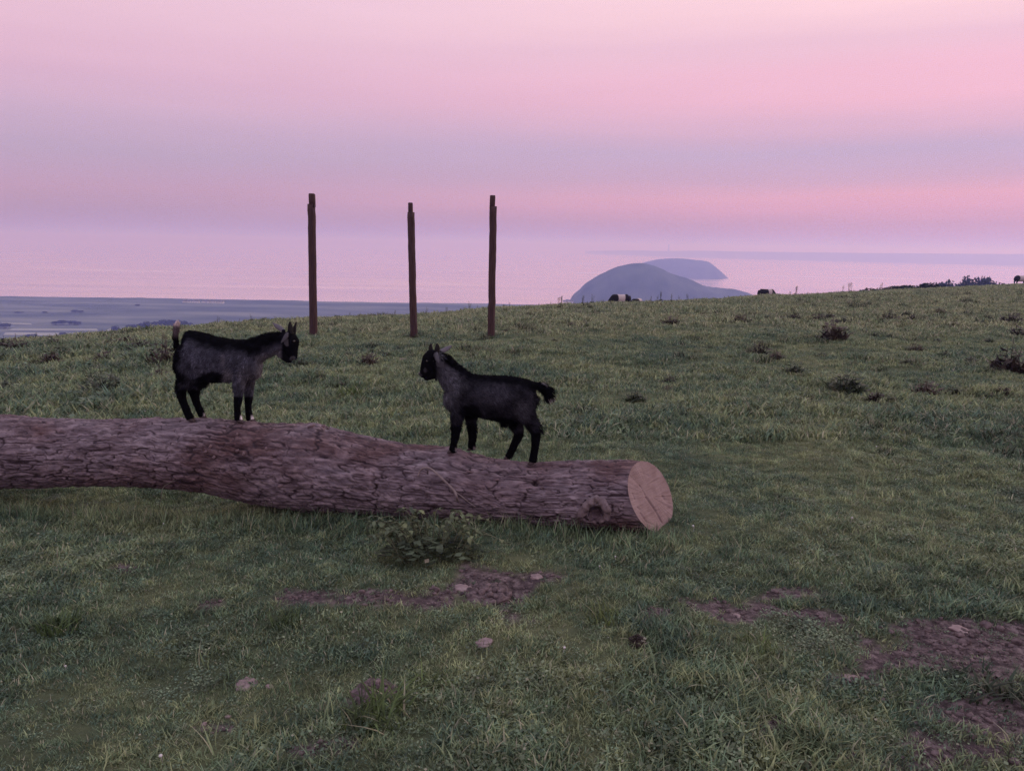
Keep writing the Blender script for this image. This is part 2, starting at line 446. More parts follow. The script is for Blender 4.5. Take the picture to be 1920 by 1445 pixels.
wv = pos_vec(n, l, (0.03, 0.12, 1.0)); bump(n, l, b, noise(n, l, wv, 1.0, 3.0), 0.16)
V = np.array([[-19000, 300, SEA_Z], [19000, 300, SEA_Z], [19000, 19500, SEA_Z], [-19000, 19500, SEA_Z]])
tag(link('sea', mk_mesh('sea', V, np.array([[0, 1, 2, 3]]), M_SEA)), kind='structure')

# coastal plain: shoreline wanders a little
M_PLAIN, n, l, b = mat_new('coastal_plain')
pv = pos_vec(n, l, (0.006, 0.02, 1.0)); f1 = noise(n, l, pv, 1.0, 5.0)
rr = ramp(n, [(0.36, (0.06, 0.085, 0.085)), (0.5, (0.11, 0.135, 0.125)), (0.64, (0.19, 0.21, 0.19))]); l.new(f1, rr.inputs[0]); l.new(rr.outputs[0], b.inputs['Base Color'])
b.inputs['Roughness'].default_value = 0.95; b.inputs['Specular IOR Level'].default_value = 0.1
xs = np.linspace(-3500, 520, 300)
shore = 1292 + 14 * fbm(xs * 0.01, xs * 0 + 0.5, None, 3, 5) + 6 * fbm(xs * 0.06, xs * 0 + 2.5, None, 2, 6) - 2.2e-5 * np.minimum(xs + 300, 0) ** 2
shore = np.where(xs > 330, shore - (xs - 330) * 1.2, shore)
Vs = np.concatenate([np.stack([xs, np.full_like(xs, 180.0), np.full_like(xs, SEA_Z + 1.2)], 1), np.stack([xs, shore, np.full_like(xs, SEA_Z + 1.2)], 1), np.stack([xs, shore + 3, np.full_like(xs, SEA_Z - 0.5)], 1)])
k = np.arange(len(xs) - 1); m_ = len(xs)
Fs = np.concatenate([np.stack([k, k + 1, k + 1 + m_, k + m_], -1), np.stack([k + m_, k + 1 + m_, k + 1 + 2 * m_, k + 2 * m_], -1)])
tag(link('coastal_plain', mk_mesh('coastal_plain', Vs, Fs, M_PLAIN)), kind='structure')
M_FIELD = simple('pale_field', (0.26, 0.28, 0.25), (0.36, 0.37, 0.33), 0.02, 0.95, 0.1)
def plain_pt(px, py, z=SEA_Z + 1.2):
    d = ray(px, py); t = (z - EYE[2]) / d[2]; return EYE + d * t
def field(quad):
    V = np.array([plain_pt(a, b, SEA_Z + 1.5) for a, b in quad])
    tag(link('field', mk_mesh('field', V, np.array([[0, 1, 2, 3]]), M_FIELD)), kind='structure')
field([(14, 619.5), (184, 620), (182, 616), (24, 615.5)])
field([(6, 628), (178, 630), (186, 624), (10, 623)])
field([(180, 626), (243, 620), (238, 615.5), (206, 616)])
field([(3, 607), (60, 609), (58, 606), (5, 604.5)])
field([(343, 568), (420, 570), (418, 568.5), (345, 566.5)])

def ridge_mesh(prof, Yd, half, rough, seed, n_sub=10, nd=14, tree_amp=0.0):
    """hill whose skyline runs through the given points at distance Yd and falls away to the sea on both sides"""
    pts = np.array([P(a, b, Yd) for a, b in prof])
    C = catmull(pts, n_sub)
    ang = np.linspace(-1, 1, nd * 2 + 1)
    H = np.maximum(C[:, 2] - SEA_Z, 0.5)
    V = []
    for q in ang:
        prof_h = np.cos(q * math.pi / 2) ** 0.75 if abs(q) < 1 else 0.0
        yy = Yd + q * half * (0.35 + 0.65 * np.minimum(H / H.max(), 1))
        zz_ = SEA_Z - 1.0 + (H + 1.0) * prof_h
        w = rough * fbm(C[:, 0] * 0.03 + q * 5, np.full(len(C), q * 4.0), None, 3, seed) * prof_h * (1 if abs(q) > 0.02 else 0.25)
        tb = tree_amp * np.abs(vn(C[:, 0] * 0.12, np.full(len(C), q * 9.0), None, seed + 9)) * prof_h
        V.append(np.stack([C[:, 0], yy, zz_ + w + tb], 1))
    V = np.concatenate(V); m = len(C)
    i, j = np.meshgrid(np.arange(len(ang) - 1), np.arange(m - 1), indexing='ij')
    a = i * m + j
    return V, np.stack([a, a + 1, a + m + 1, a + m], -1).reshape(-1, 4)
M_HILL = simple('headland_turf', (0.085, 0.11, 0.13), (0.15, 0.175, 0.19), 0.025, 0.95, 0.1)
V, Fh = ridge_mesh([(1070, 575), (1074, 556), (1086, 545), (1100, 531), (1130, 513.5), (1160, 500.5), (1190, 494.5), (1212, 495.5), (1236, 503), (1260, 513.5), (1290, 523), (1320, 536), (1345, 540.5), (1375, 543), (1400, 549), (1418, 560), (1430, 575)], 1380, 120, 1.5, 3, tree_amp=1.6)
tag(link('headland', mk_mesh('headland', V, Fh, M_HILL, True)), kind='structure')
V, Fh = ridge_mesh([(1150, 522), (1175, 505), (1205, 494), (1225, 488.5), (1250, 485), (1275, 484.5), (1300, 487), (1322, 489.5), (1335, 498), (1347, 508), (1357, 520)], 2750, 200, 2.0, 4)
tag(link('island', mk_mesh('island', V, Fh, M_HILL, True)), kind='structure')
M_COAST = simple('far_woods', (0.035, 0.045, 0.05), (0.06, 0.07, 0.075), 0.01, 0.95, 0.1)
# far low coast, running away to the left
fx = [(1095, 470.3, 11000), (1140, 470.0, 10500), (1180, 469.6, 10000), (1250, 470.5, 9200), (1320, 470.2, 8900), (1400, 472, 8500), (1520, 473, 8000), (1650, 474.5, 7600), (1780, 475.5, 7300), (1920, 476.5, 7000), (2150, 479, 6700), (2500, 484, 6400)]
top = np.array([P(a, b, Yd) for a, b, Yd in fx]); top = catmull(top, 8)
top[:, 2] += 2.5 * fbm(top[:, 0] * 0.004, top[:, 0] * 0 + 0.3, None, 3, 8)
V = []
for q in (0, 0.06, 0.2, 0.6, 1.0):
    zq = {0: SEA_Z - 1, 0.06: None, 0.2: None, 0.6: None, 1.0: None}[q]
    hfrac = {0: 0, 0.06: 0.45, 0.2: 0.75, 0.6: 1.0, 1.0: 0.9}[q]
    V.append(np.stack([top[:, 0] * (1 + 0.0 * q), top[:, 1] + (q - 0.6) * 400, SEA_Z - 1 + (top[:, 2] - SEA_Z + 1) * hfrac], 1))
V = np.concatenate(V); m_ = len(top)
i, j = np.meshgrid(np.arange(4), np.arange(m_ - 1), indexing='ij'); a = i * m_ + j
tag(link('far_coast', mk_mesh('far_coast', V, np.stack([a, a + 1, a + m_ + 1, a + m_], -1).reshape(-1, 4), M_COAST, True)), kind='structure')

# tall slim tower on the far coast
c = P(1253.5, 470, 9300); c[2] = P(1253.5, 471, 9300)[2] - 4
tw = empty('lighthouse', c, 'slim grey tower standing on the low far coast beyond the island', 'tower')
M_TOWER = simple('tower_render', (0.10, 0.10, 0.12), (0.14, 0.14, 0.16), 0.1)
hh = P(1253.5, 457.5, 9300)[2] - c[2]
part('tower', *tube([c, c + [0, 0, hh * 0.35], c + [0, 0, hh * 0.82]], [12.0, 10.0, 7.5], 12), M_TOWER, tw)
part('gallery', *tube([c + [0, 0, hh * 0.82], c + [0, 0, hh * 0.86]], [11, 11], 12), M_TOWER, tw)
part('lantern', *tube([c + [0, 0, hh * 0.86], c + [0, 0, hh * 0.95], c + [0, 0, hh]], [6.5, 6.0, 0.8], 12), M_TOWER, tw)

# tiny pale houses near the shore
M_WALL = simple('pale_wall', (0.6, 0.58, 0.56), (0.75, 0.73, 0.7), 0.5); M_ROOF = simple('slate_roof', (0.16, 0.15, 0.16), (0.22, 0.2, 0.2), 0.5)
def make_house(loc, w, h, label, group):
    e = empty('house', loc, label, 'house', group)
    part('wall', *box((0, 0, h / 2), (w, 6, h)), M_WALL, e, False, False)
    V = np.array([[-w / 2 - .3, -3.3, h], [w / 2 + .3, -3.3, h], [w / 2 + .3, 3.3, h], [-w / 2 - .3, 3.3, h], [-w / 2, 0, h + 2.6], [w / 2, 0, h + 2.6]])
    part('roof', V, [np.array([[0, 1, 5, 4], [2, 3, 4, 5], [0, 3, 2, 1]]), np.array([[1, 2, 5], [3, 0, 4]])], M_ROOF, e, False, False)
    return e
for k_, a in enumerate((346, 354, 365, 371, 383, 392, 401, 411, 417)):
    make_house(plain_pt(a, 567.6 + (a - 346) * 0.02), random.uniform(4, 8), 3.0, ORD[k_] + ' tiny pale house from the left in the shoreline row above the grey goat', 'houses in a row along the shore')
for k_, (a, bb) in enumerate(((1058, 568.5), (1063, 567), (1068, 568), (1072, 567), (1076, 568.5))):
    make_house(plain_pt(a, bb), random.uniform(4, 7), 3.2, ORD[k_] + ' tiny pale house from the left at the foot of the near headland', 'houses at the foot of the headland')

# ------------------------------------------------------------------ trees
def crown_mesh(w, h, n_leaf, size, seed, trunk_h):
    rg = np.random.default_rng(seed)
    nl = 7
    cs = np.stack([rg.uniform(-.32, .32, nl) * w, rg.uniform(-.32, .32, nl) * w, trunk_h + h * rg.uniform(.3, .75, nl)], 1); cs[0] = [0, 0, trunk_h + h * .7]
    rs = rg.uniform(.2, .34, nl) * w
    which = rg.integers(0, nl, n_leaf)
    d = rg.normal(size=(n_leaf, 3)); d /= np.linalg.norm(d, axis=1)[:, None]
    c = cs[which] + d * (rs[which] * rg.uniform(.55, 1.08, n_leaf))[:, None] * np.array([1, 1, .85])
    a = rg.normal(size=(n_leaf, 3)); a /= np.linalg.norm(a, axis=1)[:, None]
    b_ = np.cross(a, rg.normal(size=(n_leaf, 3))); b_ /= np.linalg.norm(b_, axis=1)[:, None]
    sz = size * rg.uniform(.6, 1.3, n_leaf)[:, None]
    V = np.stack([c - a * sz - b_ * sz * .6, c + a * sz - b_ * sz * .5, c + a * sz * .8 + b_ * sz * .6, c - a * sz * .9 + b_ * sz * .5], 1).reshape(-1, 3)
    return mk_mesh('crown', V, np.arange(n_leaf * 4).reshape(-1, 4), M_TREE)
def trunk_mesh(h, r, seed):
    rg = np.random.default_rng(seed)
    it = [tube([[0, 0, -.5], [rg.normal() * .1, 0, h * .5], [rg.normal() * .3, rg.normal() * .2, h * 1.25]], [r * 1.3, r, r * .45], 8)]
    for q in range(4):
        an = rg.uniform(0, 6.28); z0 = h * rg.uniform(.6, 1.0)
        it.append(tube([[0, 0, z0], [math.cos(an) * h * .3, math.sin(an) * h * .3, z0 + h * .35]], [r * .5, r * .2], 5))
    V, Fq = merge(it); return mk_mesh('trunk', V, Fq, M_BARKFAR, True)
TREE_KIT = [(crown_mesh(1, 1, 1300, .042, s, .2), trunk_mesh(.35, .035, s)) for s in (1, 2, 3, 4)]
BUSH_KIT = [(crown_mesh(1, .8, 900, .05, s, -.12), trunk_mesh(.25, .03, s)) for s in (11, 12, 13)]
def plant_tree(name, kit, loc, w, h, label, cat, group):
    e = empty(name, loc, label, cat, group)
    for nm, me in (('trunk', kit[1]), ('crown', kit[0])):
        link(nm, me, e)
    e.scale = (w, w, h); e.rotation_euler[2] = random.uniform(0, 6.28)
    return e
def hill_tree(px, top, wpx, Yd, name='tree', kit=None, label=None, group=None, cat='tree', up=1.0):
    p = P(px, top, Yd); x, zt = p[0], p[2]
    zb = max(float(base_z(np.array(x), np.array(Yd))), SEA_Z + 1)
    w = wpx / F_PX * Yd
    h = max((zt - zb) / (0.80 if name == 'bush' else 1.2), w * .5)
    return plant_tree(name, kit or random.choice(TREE_KIT), (x, Yd, zb), w, h, label, cat, group)
for k_, (a, tp, w) in enumerate(((1776, 527, 26), (1792, 530, 22), (1812, 520, 20), (1826, 531, 18), (1838, 520, 20), (1851, 516, 24), (1873, 531, 22), (1888, 532, 20))):
    hill_tree(a, tp - 4, w * 1.9, 270 + random.uniform(-10, 10), label=ORD[k_] + ' tree from the left in the dark clump beyond the right end of the ridge', group='trees beyond the right end of the ridge')
for k_, (a, tp, w) in enumerate(((1632, 545, 24), (1664, 541, 18), (1688, 539, 20), (1705, 541, 24), (1728, 541, 16), (1746, 539, 26))):
    hill_tree(a, tp - 4, w * 1.7, 88 + random.uniform(-4, 4), 'bush', random.choice(BUSH_KIT), ORD[k_] + ' low dark bush from the left showing over the ridge beside the tree clump', 'bushes just over the ridge', 'bush')
for k_, (a, tp, w) in enumerate(((48, 629, 12), (60, 628, 14), (119, 625, 12), (188, 625, 14), (196, 622, 14), (217, 614, 15), (236, 617, 20), (250, 612, 20), (262, 610, 22), (276, 607, 24), (292, 606, 22), (308, 604, 26), (324, 605, 24), (340, 606, 22), (354, 609, 22))):
    Yd = plain_pt(a, 634 if a > 180 else 638)[1]
    p = P(a, tp, Yd)
    plant_tree('tree', random.choice(TREE_KIT), (p[0], Yd, SEA_Z + 1.0), w * 1.35 / F_PX * Yd, (p[2] - SEA_Z - 1) / 1.0, ORD[k_] + ' hazy tree from the left in the wood line just beyond the field edge', 'tree', 'trees of the wood on the plain')
for k_, (a, tp, w, bt) in enumerate(sorted(((84, 583.5, 8, 587), (142, 581, 12, 586), (150, 582, 10, 586), (105, 602, 14, 609), (118, 600, 16, 609), (132, 601, 16, 609), (146, 603, 14, 609), (258, 570, 8, 574), (35, 584, 10, 587), (12, 606, 22, 615)))):
    q = plain_pt(a, bt); p = P(a, tp, q[1])
    plant_tree('tree', random.choice(TREE_KIT), (q[0], q[1], SEA_Z + 1.0), w * 1.3 / F_PX * q[1], max((p[2] - SEA_Z - 1) / 1.2, 2.0), ORD[k_] + ' small hazy tree from the left scattered on the flat coastal plain', 'tree', 'scattered trees on the coastal plain')

# ------------------------------------------------------------------ haze
M_HAZE = bpy.data.materials.new('haze_air'); M_HAZE.use_nodes = True
n, l = M_HAZE.node_tree.nodes, M_HAZE.node_tree.links
n.remove(n['Principled BSDF'])
pvn = n.new('ShaderNodeVolumePrincipled'); pvn.inputs['Density'].default_value = HAZE_DENSITY; pvn.inputs['Color'].default_value = (*HAZE_COLOR, 1)
pvn.inputs['Absorption Color'].default_value = (0.84, 0.70, 0.60, 1)
pvn.inputs['Anisotropy'].default_value = HAZE_ANISO
l.new(pvn.outputs[0], n['Material Output'].inputs['Volume'])
zb_, zt_ = SEA_Z - 6.0, 75.0
tag(link('haze', mk_mesh('haze', *box((0, 6000, (zb_ + zt_) / 2), (42000, 30000, zt_ - zb_)), M_HAZE)), kind='stuff')

# ------------------------------------------------------------------ felled log
_top = [(-330, 770), (-160, 774), (0, 779), (60, 784), (150, 786), (250, 786), (300, 784), (340, 786), (400, 784), (440, 789), (500, 794), (560, 795), (600, 797), (640, 807), (700, 822),
        (760, 832), (830, 838), (862, 845), (900, 857), (950, 866), (1000, 871), (1050, 868), (1110, 866), (1180, 864), (1300, 864)]
_bot = [(-330, 918), (-160, 916), (0, 916), (60, 914), (120, 911), (200, 908), (300, 912), (400, 923), (480, 942), (560, 955), (640, 962), (720, 970), (800, 976), (900, 981), (1000, 986), (1100, 990),
        (1180, 994), (1300, 998)]
PX0, PXE = -300.0, 1221.0
px_s = np.linspace(PX0, PXE + 60, 1000)
ptop = np.interp(px_s, *zip(*_top)); pbot = np.interp(px_s, *zip(*_bot))
ker = np.hanning(17); ker /= ker.sum()
sm_ = lambda v: np.convolve(np.pad(v, 8, mode='edge'), ker, 'valid')
ptop, pbot = sm_(ptop), sm_(pbot)
cen = np.array([P(a, (t + b_) / 2, log_Y(a)) for a, t, b_ in zip(px_s, ptop, pbot)])
dep = (cen - EYE) @ _f
rad = (pbot - ptop) / 2 / F_PX * dep * 0.985
x_end = np.interp(PXE, px_s, cen[:, 0])
NA, NTH = 1180, 312
th = np.linspace(0, 2 * math.pi, NTH, endpoint=False)        # 0 = up, pi/2 = towards the camera
cy_, cz_ = -np.sin(th), np.cos(th)
R_end = float(np.interp(PXE, px_s, rad))
x0 = cen[0, 0]
tt = np.linspace(0, 1, NA)
Lth = (x_end - x0) + R_end * (0.68 * cy_ - 0.44 * cz_)       # oblique saw cut
XA = x0 + tt[:, None] * Lth[None]
CYm = np.interp(XA, cen[:, 0], cen[:, 1]); CZm = np.interp(XA, cen[:, 0], cen[:, 2]); RM = np.interp(XA, cen[:, 0], rad)
TH = np.repeat(th[None], NA, 0)
DY, DZ = -np.sin(TH), np.cos(TH)
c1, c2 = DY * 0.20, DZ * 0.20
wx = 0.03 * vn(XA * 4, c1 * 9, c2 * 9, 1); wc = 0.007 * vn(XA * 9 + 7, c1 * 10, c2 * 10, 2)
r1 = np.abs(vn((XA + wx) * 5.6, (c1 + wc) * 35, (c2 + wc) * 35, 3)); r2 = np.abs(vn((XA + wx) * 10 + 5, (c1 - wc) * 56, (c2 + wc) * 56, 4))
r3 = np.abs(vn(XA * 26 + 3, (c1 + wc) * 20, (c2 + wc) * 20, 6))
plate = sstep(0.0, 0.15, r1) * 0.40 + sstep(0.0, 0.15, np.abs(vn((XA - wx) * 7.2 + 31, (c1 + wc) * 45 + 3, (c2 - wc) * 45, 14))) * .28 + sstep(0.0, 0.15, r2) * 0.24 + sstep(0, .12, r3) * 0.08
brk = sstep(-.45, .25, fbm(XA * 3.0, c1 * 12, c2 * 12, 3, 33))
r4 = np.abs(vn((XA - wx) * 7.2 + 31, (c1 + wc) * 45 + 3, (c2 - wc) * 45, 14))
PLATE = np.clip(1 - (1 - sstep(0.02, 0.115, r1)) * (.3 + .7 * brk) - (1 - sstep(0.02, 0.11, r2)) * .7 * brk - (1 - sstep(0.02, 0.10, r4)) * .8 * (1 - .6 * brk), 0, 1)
amp = 0.021 + 0.009 * vn(XA * 1.5, c1 * 6, c2 * 6, 8)
disp = amp * (plate - 0.75) + 0.007 * fbm(XA * 22, c1 * 50, c2 * 50, 3, 9) + 0.010 * fbm(XA * 2.2, c1 * 7, c2 * 7, 2, 12)
V0 = np.stack([XA, CYm + DY * RM, CZm + DZ * RM], -1)
pxv, pyv = project(V0.reshape(-1, 3)); pxv = pxv.reshape(XA.shape); pyv = pyv.reshape(XA.shape)
front = sstep(-0.35, 0.15, -DY + 0.25 * DZ)
rough_n = fbm(XA * 16, c1 * 30, c2 * 30, 3, 15)
for kx, ky, ks, ka, kr in ((195, 818, 20, .014, .004), (180, 848, 14, -.016, .010), (105, 855, 15, .002, .014), (290, 795, 12, .01, .004), (375, 832, 26, -.002, .020), (432, 838, 34, -.010, .022), (474, 880, 19, .024, .006), (520, 845, 20, -.016, .012),
                           (590, 800, 18, .014, .006), (612, 803, 6, -.030, .004), (850, 846, 26, .012, .010), (800, 858, 16, -.004, .012), (1004, 905, 6.0, -.055, .0), (802, 934, 4.5, -.03, .0), (779, 866, 5, -.025, .0),
                           (700, 905, 26, .008, .006), (940, 930, 22, .008, .010), (1118, 963, 13, -.15, .0), (1117, 950, 30, .020, .004), (60, 815, 16, -.008, .006), (640, 850, 30, .004, .012), (320, 840, 16, -.010, .008), (868, 873, 14, -.01, .01)):
    g = np.exp(-(((pxv - kx) / ks) ** 2 + ((pyv - ky) / (ks * .8)) ** 2)) * front
    if ka < -.05: g = np.exp(-((((pxv - kx) / ks) ** 2 + ((pyv - ky) / (ks * .9)) ** 2)) ** 2) * front
    disp = disp + g * (ka + kr * rough_n)
disp *= np.clip((1 - tt) * 60, 0.35, 1)[:, None]
VL = np.stack([XA, CYm + DY * (RM + disp), CZm + DZ * (RM + disp)], -1)
i, j = np.meshgrid(np.arange(NA - 1), np.arange(NTH), indexing='ij')
a = i * NTH + j; b2 = i * NTH + (j + 1) % NTH
FL = np.stack([a, a + NTH, b2 + NTH, b2], -1).reshape(-1, 4)
log_o = np.array([float(cen[500, 0]), float(cen[500, 1]), float(gz(cen[500, 0], cen[500, 1]))])
log = empty('felled_log', log_o, 'long felled tree trunk with fissured bark and sawn end lying on the pasture', 'log')
M_BARK, n, l, b = mat_new('fissured_bark')
v1 = pos_vec(n, l, (9.0, 34.0, 34.0), True); f1 = noise(n, l, v1, 1.0, 5.0, 0.6)
v2 = pos_vec(n, l, (1.6, 3.0, 3.0), True); f2 = noise(n, l, v2, 1.0, 3.0)
v3 = pos_vec(n, l, (40.0, 90.0, 90.0), True); f3 = noise(n, l, v3, 1.0, 3.0)
r_a = ramp(n, [(0.34, (0.110, 0.088, 0.098)), (0.50, (0.190, 0.155, 0.168)), (0.66, (0.31, 0.26, 0.27))]); l.new(f1, r_a.inputs[0])
r_b = ramp(n, [(0.36, (0.60, 0.46, 0.43)), (0.46, (0.86, 0.78, 0.78)), (0.58, (1.0, 0.98, 1.0))]); l.new(f2, r_b.inputs[0])
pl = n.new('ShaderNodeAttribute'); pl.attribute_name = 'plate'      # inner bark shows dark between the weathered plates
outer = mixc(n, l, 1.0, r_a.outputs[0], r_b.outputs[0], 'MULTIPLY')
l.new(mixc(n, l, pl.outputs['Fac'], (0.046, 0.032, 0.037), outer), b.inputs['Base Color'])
b.inputs['Roughness'].default_value = 0.9; b.inputs['Specular IOR Level'].default_value = 0.15
hsum = math_node(n, l, 'ADD', math_node(n, l, 'MULTIPLY', f1, 0.7), math_node(n, l, 'MULTIPLY', f3, 0.4))
bump(n, l, b, hsum, 0.012, 1.0)
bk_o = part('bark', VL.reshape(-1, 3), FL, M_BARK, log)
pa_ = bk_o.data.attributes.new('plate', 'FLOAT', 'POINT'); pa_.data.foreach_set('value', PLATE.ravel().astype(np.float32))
# butt end (left, outside the frame) and the sawn face
def end_cap(ring, nr, mat, name, groove=False):
    c = ring.mean(0); m = len(ring)
    fr = np.linspace(1, 0, nr + 1)[:-1]
    V = np.concatenate([c + (ring - c) * q for q in fr] + [c[None]])
    nrm = np.cross(ring[m // 4] - c, ring[0] - c); nrm /= np.linalg.norm(nrm)
    if nrm[0] < 0: nrm = -nrm
    if groove:
        px_, py_ = project(V)
        g = np.zeros(len(V))
        for (ax, ay), (bx, by), w, dpt in (((1200, 910), (1212, 932), 1.1, .004), ((1212, 932), (1230, 958), 1.5, .010), ((1230, 958), (1242, 980), 1.3, .008), ((1186, 925), (1190, 936), 1.2, .005), ((1243, 930), (1247, 937), 2.0, .008), ((1201, 962), (1212, 978), 1.3, .006), ((1212, 978), (1226, 984), 1.0, .004), ((1200, 885), (1216, 892), 1.0, .002), ((1196, 951), (1200, 955), 1.5, .005)):
            d = np.array([bx - ax, by - ay]); L = d @ d
            q = np.clip(((px_ - ax) * d[0] + (py_ - ay) * d[1]) / L, 0, 1)
            dist = np.hypot(px_ - ax - q * d[0], py_ - ay - q * d[1])
            g = np.maximum(g, dpt * np.exp(-(dist / w) ** 2))
        saw = 0.0012 * vn(V[:, 2] * 90, V[:, 1] * 6, V[:, 0] * 0, 5) + 0.002 * fbm(V[:, 1] * 14, V[:, 2] * 14, None, 3, 6)
        V = V + nrm * (saw - g)[:, None]
        V[:m] = ring
    F4 = []
    for q in range(nr - 1):
        k = np.arange(m); F4.append(np.stack([q * m + k, (q + 1) * m + k, (q + 1) * m + (k + 1) % m, q * m + (k + 1) % m], -1))
    k = np.arange(m); ft = np.stack([np.full(m, nr * m), (nr - 1) * m + (k + 1) % m, (nr - 1) * m + k], -1)
    return part(name, V, [np.concatenate(F4), ft], mat, log)
M_CUT, n, l, b = mat_new('sawn_wood')
tcn = n.new('ShaderNodeTexCoord')
mpn = n.new('ShaderNodeMapping'); l.new(tcn.outputs['Object'], mpn.inputs[0])
endc = VL[-1].mean(0) - log_o
mpn.inputs['Location'].default_value = (0, -(endc[1] - .01), -(endc[2] + .02)); mpn.inputs['Scale'].default_value = (0.0, 1.0, 1.0)
wv = n.new('ShaderNodeTexWave'); wv.wave_type = 'RINGS'; wv.rings_direction = 'X'; wv.inputs['Scale'].default_value = 26.0; wv.inputs['Distortion'].default_value = 2.2; wv.inputs['Detail'].default_value = 3.0; wv.inputs['Detail Scale'].default_value = 0.6
l.new(mpn.outputs[0], wv.inputs['Vector'])
f1 = noise(n, l, pos_vec(n, l, (9, 9, 9), True), 1.0, 4.0); f2 = noise(n, l, pos_vec(n, l, (10, 14, 120), True), 1.0, 3.0)
ca = ramp(n, [(0.3, (0.235, 0.165, 0.155)), (0.7, (0.36, 0.272, 0.258))]); l.new(f1, ca.inputs[0])
cb = mixc(n, l, math_node(n, l, 'MULTIPLY', wv.outputs['Fac'], 0.20), ca.outputs[0], (0.20, 0.125, 0.11))
cc = mixc(n, l, math_node(n, l, 'MULTIPLY', f2, 0.30), cb, (0.22, 0.15, 0.14))
l.new(cc, b.inputs['Base Color']); b.inputs['Roughness'].default_value = 0.9; b.inputs['Specular IOR Level'].default_value = 0.1
bump(n, l, b, f2, 0.003)
end_cap(VL[-1], 46, M_CUT, 'sawn_end', True)
end_cap(VL[0], 6, M_CUT, 'butt_end')
# low-resolution copy for finding where feet, twigs and collars touch the bark
Vb = VL[::3, ::3].reshape(-1, 3); na, nt = VL[::3, ::3].shape[:2]
i, j = np.meshgrid(np.arange(na - 1), np.arange(nt), indexing='ij')
a = i * nt + j; b2 = i * nt + (j + 1) % nt
BVH = BVHTree.FromPolygons([tuple(v) for v in Vb], np.stack([a, a + nt, b2 + nt, b2], -1).reshape(-1, 4).tolist())
def log_hit(px, py):
    d = ray(px, py)
    h = BVH.ray_cast(Vector(EYE), Vector(d).normalized())
    return np.array(h[0]) if h[0] is not None else None
def log_top_z(x, y):
    h = BVH.ray_cast(Vector((x, y, 3.0)), Vector((0, 0, -1)))
    return h[0][2] if h[0] is not None else None
# torn branch collar low on the front near the sawn end
M_COLLAR = simple('callus_wood', (0.13, 0.098, 0.102), (0.25, 0.195, 0.195), 30.0, 0.9, 0.15, 0.008)
cp = [(1085, 972, 6), (1090, 962, 7), (1098, 950, 7.5), (1107, 941, 7.5), (1118, 937, 7), (1128, 940, 7), (1134, 949, 6.5), (1140, 959, 6.5), (1137, 969, 6), (1129, 976, 4.5), (1123, 979, 2.5)]
path, rd = [], []
for a, b3, r_ in cp:
    h = log_hit(a, b3)
    if h is None: h = P(a, b3, log_Y(a) - .15)
    h = P(a, b3, min(h[1], log_Y(a) - 0.13) + 0.002)
    path.append(h); rd.append(r_ / F_PX * depth_of(h))
path = catmull(path, 6); rd = np.interp(np.linspace(0, 1, len(path)), np.linspace(0, 1, len(rd)), rd)
rd = rd * (1 + 0.34 * vn(np.arange(len(rd)) * .33, np.zeros(len(rd)), None, 4))
V, Fq = tube(path, rd, 14)
V = V + 0.008 * np.stack([fbm(V[:, 0] * 40, V[:, 1] * 40, V[:, 2] * 40, 2, q) for q in (1, 2, 3)], 1)
part('branch_collar', V, Fq, M_COLLAR, log)
# slivers of lifted bark
def bark_chip(px, py, L, Wd, ang, lift):
    h = log_hit(px, py)
    if h is None: return None
    ca_, sa_ = math.cos(ang), math.sin(ang)
    o = h + np.array([0, -0.006, 0.004])
    u = np.array([ca_, 0, sa_]); w = np.array([-sa_, 0, ca_]); nrm = np.array([0, -1, 0.35])
    V = [o - u * L - w * Wd, o + u * L - w * Wd * .7, o + u * L * 1.1 + w * Wd + nrm * lift, o - u * L * .8 + w * Wd + nrm * lift * .7]
    V = V + [v - nrm * 0.008 for v in V]
    return np.array(V), np.array([[0, 1, 2, 3], [7, 6, 5, 4], [0, 4, 5, 1], [1, 5, 6, 2], [2, 6, 7, 3], [3, 7, 4, 0]])
M_CHIP = simple('bark_flake', (0.13, 0.09, 0.10), (0.26, 0.19, 0.19), 20.0, 0.9)
for a, b3, L, Wd, an, lf in ((606, 801, .018, .007, .6, .020), (616, 804, .020, .006, -.9, .016), (583, 800, .022, .006, .3, .006), (446, 846, .012, .008, .4, .010), (458, 852, .012, .007, 1.2, .010), (395, 838, .013, .006, .9, .008), (386, 848, .011, .007, .5, .008), (524, 861, .016, .005, -.35, .006),
                             (508, 858, .014, .006, .0, .008), (500, 842, .007, .012, .2, .008), (526, 912, .016, .008, .2, .006), (402, 858, .010, .007, .8, .007), (420, 802, .012, .005, .0, .004), (445, 815, .010, .005, 1.2, .004), (700, 858, .03, .005, -.3, .006), (742, 852, .02, .005, -.3, .005), (880, 885, .02, .006, -.2, .006), (930, 900, .018, .006, .1, .006)):
    q = bark_chip(a, b3, L, Wd, an, lf)
    if q: part('bark_flake', q[0], q[1], M_CHIP, log, False)

